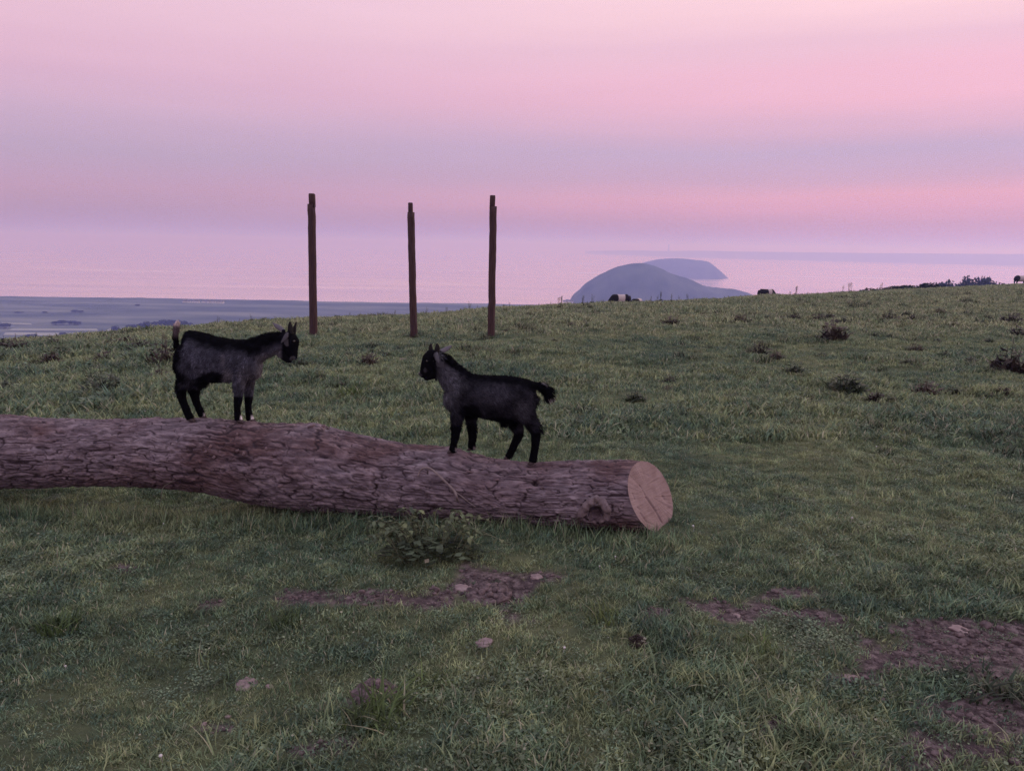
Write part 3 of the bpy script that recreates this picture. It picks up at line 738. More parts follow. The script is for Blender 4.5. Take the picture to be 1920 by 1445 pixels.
# ------------------------------------------------------------------ goats and cows
def etube(P0, st, n=16, sub=4):
    """loft with elliptical rings. st rows: px, py, off (m, +away), ra px (in the picture plane), rb px (sideways)"""
    st = catmull(np.asarray(st, float), sub)
    cs = np.array([P0(a, b_, o) for a, b_, o in st[:, :3]]); s = P0.scale
    ra, rb = np.maximum(st[:, 3], .5) * s, np.maximum(st[:, 4], .5) * s
    T = np.gradient(cs, axis=0); T /= np.linalg.norm(T, axis=1)[:, None] + 1e-12
    t0, t1 = cs[0] - T[0] * min(ra[0], rb[0]) * .45, cs[-1] + T[-1] * min(ra[-1], rb[-1]) * .45
    cs = np.vstack([t0, cs, t1]); ra = np.concatenate([[ra[0] * .55], ra, [ra[-1] * .55]]); rb = np.concatenate([[rb[0] * .55], rb, [rb[-1] * .55]])
    T = np.vstack([T[:1], T, T[-1:]])
    ph = np.arange(n) / n * 2 * math.pi; V = []
    for c, t, a, b_ in zip(cs, T, ra, rb):
        N = np.array([-t[2], 0, t[0]]); N /= np.linalg.norm(N) + 1e-9
        B = np.cross(t, N)
        V.append(c + np.cos(ph)[:, None] * N * a + np.sin(ph)[:, None] * B * b_)
    V = np.concatenate(V); m = len(cs)
    i, j = np.meshgrid(np.arange(m - 1), np.arange(n), indexing='ij')
    a = i * n + j; b_ = i * n + (j + 1) % n
    Fq = np.stack([a, b_, b_ + n, a + n], -1).reshape(-1, 4)
    V = np.vstack([V, cs[:1], cs[-1:]]); k = np.arange(n)
    Ft = np.concatenate([np.stack([np.full(n, m * n), (k + 1) % n, k], -1), np.stack([np.full(n, m * n + 1), (m - 1) * n + k, (m - 1) * n + (k + 1) % n], -1)])
    return V, [Fq, Ft]
class Frame:
    def __init__(self, Y0, px): self.Y0 = Y0; self.scale = depth_of(P(px, 720, Y0)) / F_PX
    def __call__(self, a, b_, o=0.0): return P(a, b_, self.Y0 + o)
def remesh(items, voxel, smooth=5):
    V, Fq = merge(items)
    me = mk_mesh('tmp', V, Fq)
    o = bpy.data.objects.new('tmp', me); COL.objects.link(o)
    m = o.modifiers.new('r', 'REMESH'); m.mode = 'VOXEL'; m.voxel_size = voxel; m.use_smooth_shade = True
    s = o.modifiers.new('s', 'SMOOTH'); s.factor = 0.5; s.iterations = smooth
    ev = o.evaluated_get(bpy.context.evaluated_depsgraph_get())
    out = bpy.data.meshes.new_from_object(ev)
    bpy.data.objects.remove(o); bpy.data.meshes.remove(me)
    return out
def mesh_np(me):
    V = np.empty(len(me.vertices) * 3, np.float32); me.vertices.foreach_get('co', V); V = V.reshape(-1, 3).astype(float)
    N = np.empty(len(me.vertices) * 3, np.float32); me.vertices.foreach_get('normal', N); N = N.reshape(-1, 3).astype(float)
    me.calc_loop_triangles()
    t = np.empty(len(me.loop_triangles) * 3, np.int32); me.loop_triangles.foreach_get('vertices', t)
    return V, N, t.reshape(-1, 3)
M_COAT, n, l, b = mat_new('goat_coat')
at = n.new('ShaderNodeAttribute'); at.attribute_name = 'coat'
l.new(at.outputs['Color'], b.inputs['Base Color']); b.inputs['Roughness'].default_value = 0.95; b.inputs['Specular IOR Level'].default_value = 0.04
M_HORN = simple('horn', (0.010, 0.009, 0.009), (0.024, 0.022, 0.022), 40.0, 0.8, 0.08, 0.001)
M_HOOF = simple('hoof', (0.03, 0.022, 0.022), (0.065, 0.045, 0.045), 30.0, 0.6, 0.3)
M_EYE, n, l, b = mat_new('eye'); b.inputs['Base Color'].default_value = (0.012, 0.008, 0.005, 1); b.inputs['Roughness'].default_value = 0.2
M_NOSE = simple('nose_skin', (0.02, 0.018, 0.02), (0.04, 0.036, 0.04), 60.0, 0.5, 0.4)

def fur_mesh(V, N, T, C, count, flow, length, width, seed, lift=0.35):
    rg = np.random.default_rng(seed)
    A = V[T]; ar = np.linalg.norm(np.cross(A[:, 1] - A[:, 0], A[:, 2] - A[:, 0]), axis=1)
    ti = rg.choice(len(T), count, p=ar / ar.sum())
    w = rg.dirichlet((1, 1, 1), count)
    p = (A[ti] * w[..., None]).sum(1); nn = (N[T[ti]] * w[..., None]).sum(1); nn /= np.linalg.norm(nn, axis=1)[:, None] + 1e-9
    cc = (C[T[ti]] * w[..., None]).sum(1) * (rg.uniform(.4, 1.7, count) * (1 + .5 * vn(p[:, 0] * 55, p[:, 1] * 55, p[:, 2] * 40, 71)))[:, None]
    cl = np.stack([vn(p[:, 0] * 70, p[:, 1] * 70, p[:, 2] * 70, 60 + q) for q in range(3)], 1)
    fl = flow(p, nn) + rg.normal(size=(count, 3)) * .22 + cl * .75
    fl = fl - nn * (fl * nn).sum(1)[:, None]; fl /= np.linalg.norm(fl, axis=1)[:, None] + 1e-9
    L = (1.55 * (1 + .5 * cl[:, :1].ravel()) * length(p) * rg.uniform(.6, 1.25, count))[:, None]
    side = np.cross(fl, nn); side /= np.linalg.norm(side, axis=1)[:, None] + 1e-9
    wd = width * rg.uniform(.7, 1.3, count)[:, None]
    base = p - nn * .002
    midp = base + (fl * (1 - lift) + nn * lift) * L * .55
    tip = midp + (fl + np.array([0, 0, -.25])) * L * .5
    Vf = np.stack([base - side * wd, base + side * wd, midp + side * wd * .7, midp - side * wd * .7, tip], 1).reshape(-1, 3)
    k = np.arange(count)[:, None] * 5
    return Vf, [np.concatenate([k + np.array([[0, 1, 2, 3]])], 0), np.concatenate([k + np.array([[3, 2, 4]])], 0)], np.repeat(cc, 5, 0)

def soft(a, b_, x): return sstep(a, b_, x)
def hoof_pair(Fr, px, py, off, dirx, s):
    """two claws of one cloven hoof pointing along dirx"""
    c = Fr(px, py, off); sc_ = Fr.scale; it = []
    for sd_ in (-1, 1):
        v, f = blob((0, 0, 0), (1, 1, 1), 10, 6)
        v = v * np.array([6.2, 3.0, 4.6]) * sc_ * s
        v[:, 0] += np.where(v[:, 2] < 0, 2.2, -1.0) * sc_ * s
        v[:, 2] = np.maximum(v[:, 2], -3.0 * sc_ * s)
        v[:, 0] *= dirx
        it.append((v + c + np.array([dirx * 1.5 * sc_, sd_ * 2.7 * sc_ * s, 0]), f))
    return merge(it)

def build_goat(label, Y0, pxc, trunk, tubes, coat_fn, hooves, horns, eyes, nose, fur_n, flow_x, length_fn, seed):
    Fr = Frame(Y0, pxc)
    items = [etube(Fr, trunk, 22, 3)] + [etube(Fr, t, 14, 4) for t in tubes]
    me = remesh(items, 0.0040, 6)
    me.name = 'body'
    V, N, T = mesh_np(me)
    # soft unevenness of the coat
    wob = 0.0016 * fbm(V[:, 0] * 38, V[:, 1] * 38, V[:, 2] * 22, 3, seed)
    V = V + N * wob[:, None]
    px_, py_ = project(V)
    C = coat_fn(px_, py_, V)
    root_px, root_py = hooves[0][0], hooves[0][1]
    base = Fr(pxc, root_py, 0)
    g = empty('goat', base, label, 'goat')
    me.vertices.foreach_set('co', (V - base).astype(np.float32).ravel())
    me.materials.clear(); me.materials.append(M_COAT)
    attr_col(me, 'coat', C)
    link('body', me, g)
    def flow(p, nn):
        f = np.zeros_like(p); f[:, 0] = -flow_x * .8; f[:, 2] = -.55
        pa, pb = project(p)
        up = (flow_x > 0) & (pa < 342) & (pb < 645)          # the raised tail
        f[up] = (0.15, 0, 1.0)
        return f
    Vf, Ff, Cf = fur_mesh(V, N, T, C, fur_n, flow, lambda p: length_fn(*project(p), p), 0.0016, seed, 0.5)
    fm = mk_mesh('fur', Vf - base, Ff, M_COAT); attr_col(fm, 'coat', Cf)
    tag(link('fur', fm, g), kind='stuff')
    for a, b_, o, dx, s in hooves:
        v, f = hoof_pair(Fr, a, b_, o, dx, s); part('hoof', v, f, M_HOOF, g)
    for hp in horns:
        pts = catmull([Fr(*q[:3]) for q in hp], 5); rr_ = np.interp(np.linspace(0, 1, len(pts)), np.linspace(0, 1, len(hp)), [q[3] for q in hp]) * Fr.scale
        rr_ = rr_ * (1 + .06 * np.sin(np.arange(len(rr_)) * 1.9))
        part('horn', *tube(pts, rr_, 10), M_HORN, g)
    for a, b_, o, r_ in eyes:
        part('eye', *blob(Fr(a, b_, o), np.array([1, .8, 1]) * r_ * Fr.scale, 12, 8), M_EYE, g)
    for a, b_, o, r_, r2_ in nose:
        part('nose', *blob(Fr(a, b_, o), np.array([r_, r2_, r_ * .8]) * Fr.scale, 12, 8), M_NOSE, g)
    return g

def mixv(C, col, w): return C * (1 - w[:, None]) + np.array(col) * w[:, None]
def ell(px, py, cx, cy, rx, ry, a=.7, b_=1.15):
    return 1 - sstep(a, b_, np.sqrt(((px - cx) / rx) ** 2 + ((py - cy) / ry) ** 2))

# --- left goat, facing right
def T_(x, t, b_, rb, o=0.0): return (x, (t + b_) / 2, o, (b_ - t) / 2, rb)
gl_trunk = [T_(337, 642, 682, 13), T_(345, 626, 706, 25), T_(356, 620, 714, 32), T_(376, 623, 717, 35), T_(400, 630, 716, 37), T_(425, 635, 715, 36), T_(446, 637, 715, 32), T_(462, 637, 716, 30), T_(474, 642, 712, 24), T_(482, 652, 698, 14)]
YL = float(log_Y(410)) + 0.0
h = [log_hit(a, b3) for a, b3 in ((357, 789), (447, 792))]
YL = float(np.mean([q[1] for q in h if q is not None] or [YL])) + 0.03
N_, F_ = -0.055, 0.055
gl_tubes = [
    [(458, 668, 0, 30, 26), (474, 660, 0, 26, 20), (490, 653, 0, 22.5, 16), (506, 646, 0, 20.5, 14), (522, 642, 0, 19, 13), (534, 640, 0, 18, 13)],     # neck
    [(529, 640, 0, 14, 12), (541, 640, 0, 18.5, 14), (549, 641, 0, 16, 13.5), (553, 642, 0, 12, 11)],                                               # skull
    [(544, 640, 0, 17, 13), (546, 652, 0, 14, 10.5), (548, 662, 0, 10.5, 8.5), (549.5, 668, 0, 8.5, 7.5), (549, 671, 0, 7, 6.5)],                     # muzzle
    [(526, 658, 0, 9, 8), (533, 668, 0, 7.5, 6.5), (541, 674, 0, 6, 5.5), (546, 675, 0, 5, 5)],                                                     # jaw, chin
    [(534, 622, .030, 3.5, 2.5), (527, 617, .050, 5.0, 1.8), (519, 611.5, .066, 4.6, 1.5), (511, 605, .08, 1.6, .9)],                                        # far ear
    [(541, 622, -.030, 3.5, 2.5), (538, 628, -.048, 4.8, 1.8), (533.5, 635, -.058, 4.6, 1.5), (527, 643, -.064, 1.6, .9)],                                    # near ear
    [(333, 652, 0, 6, 5), (329.5, 638, 0, 4.6, 4), (329.5, 625, 0, 5.2, 4), (331, 614, 0, 6.0, 3.6), (332.5, 607, 0, 4.6, 2.8), (334, 602, 0, 2.2, 1.6)],  # tail
    [(358, 658, N_ * .7, 23, 20), (351, 688, N_, 17, 14), (344, 715, N_, 11.5, 10), (339.5, 735, N_, 9.5, 8), (345, 757, N_, 7.2, 6.5), (352.5, 775, N_, 7.0, 6.3), (357, 784, N_, 7.2, 6.5)],
    [(362, 662, F_ * .7, 26, 20), (366, 695, F_, 21, 14), (366, 720, F_, 13.5, 11), (364.5, 737, F_, 9.5, 8), (370, 758, F_, 7, 6.3), (376, 772, F_, 6.8, 6), (378.5, 779, F_, 7, 6.3)],
    [(452, 684, N_ * .8, 22, 14), (449, 712, N_, 13, 10), (447.5, 730, N_, 9.5, 8), (447, 743, N_, 8.3, 7.4), (445, 763, N_, 6.4, 5.8), (445.5, 778, N_, 6.8, 6), (447, 786, N_, 7.2, 6.5)],
    [(468, 684, F_ * .8, 18, 13), (467, 712, F_, 11, 9), (466.5, 730, F_, 9, 7.8), (466.5, 743, F_, 8.3, 7.4), (465.5, 763, F_, 6.2, 5.8), (467, 778, F_, 6.6, 6), (469, 786, F_, 7.4, 6.5)],
    [(384, 712, 0, 9, 12), (381, 719, 0, 7, 9), (379, 724, 0, 4, 5)],                                                                              # udder
]
def coat_left(px, py, V):
    C = np.tile(np.array([0.060, 0.061, 0.080]), (len(px), 1))
    nz_ = fbm(V[:, 0] * 14, V[:, 1] * 14, V[:, 2] * 14, 3, 4)
    C = C * (1 + .35 * fbm(V[:, 0] * 30, V[:, 1] * 30, V[:, 2] * 12, 3, 9))[:, None]
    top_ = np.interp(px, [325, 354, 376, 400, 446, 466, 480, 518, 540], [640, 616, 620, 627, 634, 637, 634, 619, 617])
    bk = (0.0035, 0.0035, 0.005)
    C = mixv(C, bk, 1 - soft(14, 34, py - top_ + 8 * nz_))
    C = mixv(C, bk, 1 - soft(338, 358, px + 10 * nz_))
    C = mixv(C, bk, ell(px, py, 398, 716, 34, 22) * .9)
    C = mixv(C, (0.14, 0.135, 0.15), ell(px, py, 428, 706, 12, 18, .3, 1.2) * .9)
    C = mixv(C, (0.11, 0.105, 0.12), ell(px, py, 419, 676, 5, 16, .3, 1.2) * .7)
    C = mixv(C, (0.085, 0.082, 0.095), ell(px, py, 468, 708, 26, 26, .5, 1.2) * .8)
    nk = np.interp(px, [470, 500, 525], [672, 660, 652])
    C = mixv(C, (0.12, 0.115, 0.125), soft(-6, 10, py - nk) * soft(476, 486, px) * (1 - soft(524, 530, px)) * .85)
    C = mixv(C, (0.34, 0.27, 0.26), soft(480, 486, px) * soft(-8, 8, py - np.interp(px, [480, 503, 515], [708, 684, 676])) * (1 - soft(690, 712, py)) * (1 - soft(520, 526, px)) * .35)
    C = mixv(C, (0.005, 0.005, 0.007), soft(526, 531, px))
    C = mixv(C, (0.15, 0.145, 0.16), ((px < 537) & (py < 626) & (px > 505) & (V[:, 1] > YL + .035)).astype(float))
    C = mixv(C, (0.075, 0.073, 0.08), ((px < 541) & (py > 620) & (py < 650) & (px > 522) & (V[:, 1] < YL - .042)).astype(float))
    C = mixv(C, (0.10, 0.10, 0.105), ell(px, py, 549, 672, 6, 5) * .7)
    C = mixv(C, (0.10, 0.095, 0.10), ell(px, py, 523, 675, 4, 5))
    C = mixv(C, (0.17, 0.16, 0.16), ell(px, py, 561, 628, 4, 6))
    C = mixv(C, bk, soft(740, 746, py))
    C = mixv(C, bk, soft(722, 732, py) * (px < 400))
    tl = (px < 342) * (1 - soft(622, 640, py))
    C = mixv(C, (0.60, 0.50, 0.48), tl * (1 - soft(610, 618, py)))
    C = mixv(C, (0.12, 0.095, 0.10), tl * soft(606, 616, py) * .9)
    C = mixv(C, (0.62, 0.60, 0.60), soft(776, 782, py) * np.maximum(soft(449.5, 451.5, px) * (px < 460), soft(469.5, 471.5, px)))
    C = mixv(C, (0.35, 0.33, 0.33), soft(772, 778, py) * soft(380, 382, px) * (px < 400))
    return np.maximum(C, 0.002)
def len_left(px, py, p):
    L = np.full(len(px), .013)
    L = np.where((px < 345) & (py < 645), .013, L)
    ear = ((px > 505) & (px < 545) & (np.abs(p[:, 1] - YL) > .036) & (py < 652))
    L = np.where((px < 345) & (py > 645) & (py < 730), .018, L)
    L = np.where((px > 470) & (px < 535) & (py < 650), .022, L)
    L = np.where((py > 705) & (px > 350) & (px < 435), .018, L)
    L = np.where(px > 526, .006, L); L = np.where(py > 735, .006, L); L = np.where(ear, .003, L)
    return L
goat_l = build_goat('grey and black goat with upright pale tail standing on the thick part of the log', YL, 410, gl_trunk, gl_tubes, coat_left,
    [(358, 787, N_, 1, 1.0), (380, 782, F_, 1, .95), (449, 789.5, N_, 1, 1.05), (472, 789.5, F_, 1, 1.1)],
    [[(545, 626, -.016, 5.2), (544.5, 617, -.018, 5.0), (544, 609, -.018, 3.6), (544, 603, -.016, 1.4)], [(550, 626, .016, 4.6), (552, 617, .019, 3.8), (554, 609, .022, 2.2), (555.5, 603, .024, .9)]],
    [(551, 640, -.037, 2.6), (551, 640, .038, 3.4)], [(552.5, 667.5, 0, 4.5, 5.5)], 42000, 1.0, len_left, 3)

# --- right goat, facing left
gr_trunk = [T_(842, 710, 758, 13), T_(850, 702, 772, 23), T_(860, 699, 775, 28), T_(880, 700, 778, 32), T_(900, 703, 782, 35), T_(925, 704, 787, 37), T_(945, 704, 791, 37), T_(965, 706, 790, 34), T_(985, 711, 787, 30), T_(996, 719, 786, 23), T_(1001, 735, 772, 13)]
h = [log_hit(a, b3) for a, b3 in ((848, 849), (998, 872))]
YR = float(np.mean([q[1] for q in h if q is not None] or [float(log_Y(920))])) + 0.03
gr_tubes = [
    [(872, 728, 0, 31, 26), (856, 715, 0, 28, 21), (845, 703, 0, 25, 17), (836, 692, 0, 22, 14.5), (827, 682, 0, 21, 14), (819, 675, 0, 18, 13)],
    [(820, 674, 0, 15, 12), (809, 672, 0, 17.5, 14), (801, 672, 0, 14.5, 13), (797, 672, 0, 10, 10)],
    [(808, 674, 0, 17, 13.5), (803, 686, 0, 14.5, 11), (798, 696, 0, 11.5, 9), (793.5, 701, 0, 9, 8), (790.5, 703, 0, 7, 6.5)],
    [(822, 692, 0, 11, 9), (813, 702, 0, 8.5, 7), (803, 707, 0, 6, 5.5), (797, 708, 0, 5, 5)],
    [(822, 661, .030, 3.5, 2.5), (831, 657.5, .050, 5, 1.8), (839, 653, .068, 4.4, 1.5), (847.5, 647, .082, 1.4, .8)],                                           # far ear
    [(816.5, 659, -.028, 3.6, 2.5), (818, 666, -.046, 5, 1.8), (820, 674, -.056, 4.6, 1.5), (823, 683, -.062, 1.5, .9)],                               # near ear
    [(1000, 724, 0, 9, 9), (1009, 724, 0, 7, 6), (1017, 725, 0, 8, 5.5), (1024, 731, 0, 9, 5), (1027, 742, 0, 8, 4.5), (1026, 751, 0, 5, 3)],           # tail
    [(866, 748, N_ * .8, 22, 15), (859, 772, N_, 14, 11), (855.5, 792, N_, 10, 8.5), (854, 813, N_, 8.5, 7.6), (851, 832, N_, 6.6, 6), (849, 842, N_, 7.4, 6.6), (848, 845, N_, 7.2, 6.5)],
    [(876, 752, F_ * .8, 20, 14), (882, 776, F_, 13, 10), (884, 798, F_, 9, 8), (886, 816, F_, 8.3, 7.5), (884.5, 830, F_, 6.6, 6), (884.5, 838, F_, 7.2, 6.5), (884, 840, F_, 7, 6.3)],
    [(977, 742, N_ * .7, 26, 20), (985, 772, N_, 20, 14), (996, 793, N_, 13, 11), (1004, 811, N_, 10, 8.5), (1003.5, 832, N_, 7.6, 6.8), (1001, 852, N_, 6.8, 6.2), (998.5, 864, N_, 7.4, 6.6)],
    [(976, 748, F_ * .7, 30, 20), (966, 778, F_, 21, 14), (968, 798, F_, 13.5, 10.5), (972.5, 812, F_, 10, 8.5), (965, 832, F_, 7.5, 6.8), (956.5, 850, F_, 6.8, 6.2), (953, 856, F_, 7, 6.3)],
    [(944, 792, 0, 8, 8), (942, 797, 0, 5, 5), (941, 800, 0, 2.5, 3)],
    [(820, 706, -.012, 2.6, 2.6), (818, 710, -.014, 2.2, 2.2), (817, 713, -.014, 1.4, 1.4)],                                                         # wattle
]
def coat_right(px, py, V):
    nz_ = fbm(V[:, 0] * 14, V[:, 1] * 14, V[:, 2] * 14, 3, 24)
    C = np.tile(np.array([0.018, 0.0175, 0.0225]), (len(px), 1)) * (1 + .4 * fbm(V[:, 0] * 30, V[:, 1] * 30, V[:, 2] * 12, 3, 29))[:, None]
    bk = (0.0035, 0.0035, 0.005)
    back = np.interp(px, [828, 843, 857, 874, 893, 915, 944, 969, 988, 1005], [660, 670, 684, 695, 699, 702, 701, 703, 709, 722])
    C = mixv(C, (0.046, 0.045, 0.056), ell(px, py, 925, 740, 46, 26, .3, 1.2) * .8)
    C = mixv(C, (0.055, 0.054, 0.064), ell(px, py, 978, 768, 20, 26, .3, 1.2) * .8)
    C = mixv(C, (0.090, 0.090, 0.105), ell(px, py, 838, 726, 26, 46, .4, 1.25) * .95)
    C = mixv(C, (0.050, 0.050, 0.058), ell(px, py, 868, 722, 14, 12, .2, 1.3) * .6)
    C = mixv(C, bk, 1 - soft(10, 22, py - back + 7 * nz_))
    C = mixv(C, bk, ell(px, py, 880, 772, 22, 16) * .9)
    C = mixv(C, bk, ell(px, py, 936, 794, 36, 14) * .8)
    C = mixv(C, (0.005, 0.005, 0.0065), 1 - soft(816, 821, px))
    C = mixv(C, (0.15, 0.145, 0.16), ((px > 822) & (py < 664) & (V[:, 1] > YR + .034)).astype(float))
    C = mixv(C, (0.06, 0.06, 0.068), ((px > 812) & (py > 655) & (py < 688) & (V[:, 1] < YR - .040) & (px < 832)).astype(float))
    C = mixv(C, (0.10, 0.10, 0.11), ell(px, py, 822, 668, 6, 12) * .8)
    C = mixv(C, (0.30, 0.28, 0.28), ell(px, py, 796, 658, 4, 4))
    C = mixv(C, (0.05, 0.05, 0.055), ell(px, py, 797, 694, 3, 5) * .7)
    C = mixv(C, (0.045, 0.045, 0.05), ell(px, py, 788, 704, 3, 4) * .7)
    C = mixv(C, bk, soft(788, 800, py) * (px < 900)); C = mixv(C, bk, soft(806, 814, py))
    C = mixv(C, bk, soft(1006, 1011, px))
    C = mixv(C, (0.22, 0.20, 0.20), ell(px, py, 1018, 717, 5, 4)); C = mixv(C, (0.35, 0.32, 0.32), ell(px, py, 1030, 748, 3, 4))
    C = mixv(C, (0.22, 0.20, 0.20), soft(838, 841, py) * soft(852.5, 854, px) * (px < 862)); C = mixv(C, (0.20, 0.17, 0.17), soft(836, 839, py) * soft(886, 888, px) * (px < 895))
    return np.maximum(C, 0.002)
def len_right(px, py, p):
    L = np.full(len(px), .014)
    L = np.where((px > 1006), .030, L); L = np.where((px > 825) & (px < 880) & (py < 712), .024, L)
    L = np.where((py > 782) & (px > 880) & (px < 965), .018, L); L = np.where((px < 850) & (py > 700) & (py < 790), .018, L)
    L = np.where(px < 820, .006, L); L = np.where(py > 808, .008, L)
    L = np.where((px > 812) & (px < 850) & (np.abs(p[:, 1] - YR) > .034) & (py < 690), .003, L)
    return L
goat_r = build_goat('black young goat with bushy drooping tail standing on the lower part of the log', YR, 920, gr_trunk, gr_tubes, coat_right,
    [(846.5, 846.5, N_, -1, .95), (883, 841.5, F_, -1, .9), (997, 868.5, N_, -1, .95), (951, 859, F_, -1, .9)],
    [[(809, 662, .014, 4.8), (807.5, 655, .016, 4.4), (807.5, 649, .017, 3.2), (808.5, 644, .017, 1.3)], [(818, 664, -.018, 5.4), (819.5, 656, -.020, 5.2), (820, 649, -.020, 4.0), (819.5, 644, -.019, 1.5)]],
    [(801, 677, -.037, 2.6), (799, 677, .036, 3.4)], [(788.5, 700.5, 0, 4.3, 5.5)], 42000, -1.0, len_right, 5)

# --- belted cows beyond the crest, heads down or hidden by the slope
M_COW, n, l, b = mat_new('cow_coat')
at = n.new('ShaderNodeAttribute'); at.attribute_name = 'coat'; l.new(at.outputs['Color'], b.inputs['Base Color']); b.inputs['Roughness'].default_value = 0.8; b.inputs['Specular IOR Level'].default_value = 0.12
class Unit:
    scale = 0.01
    def __call__(self, a, b_, o=0.0): return np.array([a * .01, o, b_ * .01])
UF = Unit()
def cow_mesh(b0, b1, seed, lying=False):
    lz = 62 if not lying else 14
    it = [etube(UF, [(-78, lz + 36, 0, 22, 15), (-70, lz + 30, 0, 32, 26), (-45, lz + 25, 0, 36, 31), (0, lz + 21, 0, 38, 36), (40, lz + 24, 0, 37, 32), (66, lz + 29, 0, 32, 24), (80, lz + 30, 0, 22, 15)], 22, 3),
          etube(UF, [(66, lz + 32, 0, 24, 17), (90, lz + 8, 0, 19, 12), (104, lz - 14, 0, 14, 11)], 14, 4),
          etube(UF, [(102, lz - 10, 0, 14, 11), (112, lz - 28, 0, 12, 9.5), (118, lz - 44, 0, 8.5, 7.5), (120, lz - 50, 0, 7, 6.5)], 14, 4),
          etube(UF, [(102, lz - 2, .09, 4, 3), (100, lz - 3, .22, 5.5, 2.5), (98, lz - 6, .27, 3, 1.5)], 8, 3), etube(UF, [(102, lz - 2, -.09, 4, 3), (100, lz - 3, -.22, 5.5, 2.5), (98, lz - 6, -.27, 3, 1.5)], 8, 3),
          etube(UF, [(-82, lz + 48, 0, 4, 3.5), (-90, lz + 30, 0, 3, 3), (-90, lz, 0, 3, 3), (-89, max(lz - 20, 4), 0, 5, 4)], 8, 4)]
    if not lying:
        for x, o, f in ((-66, .17, 1), (-60, -.17, 1), (58, .16, 0), (52, -.16, 0)):
            if f: it.append(etube(UF, [(x + 2, 78, o, 24, 14), (x + 6, 58, o, 15, 10), (x - 4, 40, o, 8.5, 7), (x, 20, o, 6, 5.5), (x + 3, 4, o, 7, 6.5)], 12, 4))
            else: it.append(etube(UF, [(x + 4, 74, o, 20, 13), (x + 2, 54, o, 12, 9), (x + 2, 36, o, 8, 7), (x + 1, 16, o, 6, 5.5), (x + 4, 4, o, 7, 6.5)], 12, 4))
    me = remesh(it, 0.022, 4); me.name = 'body'
    V, N, T = mesh_np(me)
    w = fbm(V[:, 0] * 3, V[:, 1] * 3, V[:, 2] * 3, 2, seed) * .04
    C = np.tile(np.array([0.012, 0.010, 0.011]), (len(V), 1))
    C = mixv(C, (0.50, 0.42, 0.42), (sstep(b0 - .03, b0 + .03, V[:, 0] + w) * (1 - sstep(b1 - .03, b1 + .03, V[:, 0] + w))))
    me.materials.clear(); me.materials.append(M_COW); attr_col(me, 'coat', C)
    return me
def place_cow(px, ptop_, Yd, b0, b1, rz, label, seed, lying=False, s=1.0):
    x = P(px, ptop_, Yd)[0]; z = float(gz(np.array(x), np.array(Yd)))
    e = empty('cow', (x, Yd, z), label, 'cow', 'belted cows grazing beyond the ridge')
    link('body', cow_mesh(b0, b1, seed, lying), e)
    for sd_ in (-1, 1):
        lz = .62 if not lying else .14
        part('horn_bud', *blob((1.02, sd_ * .07, lz + .03), (.02, .02, .03), 8, 6), M_HORN, e, True, False)
    part('muzzle', *blob((1.20, 0, (.62 if not lying else .20) - .50), (.06, .075, .06), 10, 6), M_NOSE, e, True, False)
    e.rotation_euler[2] = rz; e.scale = (s, s, s)
    return e
def cow_depth(px, ptop_, hgt):
    """distance at which an animal of that height shows its back at this picture height"""
    best = None
    s = ray(px, ptop_); s = s[0] / s[1]; Yc = float(crest_Y(s))
    for Yd in np.arange(Yc * .8, Yc * 2.6, .5):
        q = P(px, ptop_, Yd); g_ = float(gz(np.array(q[0]), np.array(Yd)))
        if q[2] - g_ <= hgt and Yd > Yc * 1.05: best = Yd
        if q[2] - g_ > hgt and best: break
    return best or Yc * 1.15
COWS = [(1164, 552.5, 1.22, -.30, .34, math.pi + .25, 'black cow with a broad white belt grazing in front of the near headland', False, .98),
        (1194, 562.5, .62, .05, .80, .9, 'low dark cow lying with only its pale back showing beside the belted cow', True, .8),
        (1437, 542.0, 1.22, .12, .52, .15, 'black cow with a narrow belt grazing on the ridge below the right of the headland', False, .98),
        (1915, 517.0, 1.22, -.34, .30, .12, 'black and white belted cow cut off by the right edge of the view', False, 1.0)]
for k_, (a, b3, hg, b0, b1, rz, lb, ly, s) in enumerate(COWS):
    Yd = cow_depth(a, b3, hg * s)
    place_cow(a, b3, Yd, b0, b1, rz, lb, k_ + 2, ly, s)
    print('cow', a, Yd, 'px length', 1.7 * s / Yd * F_PX)

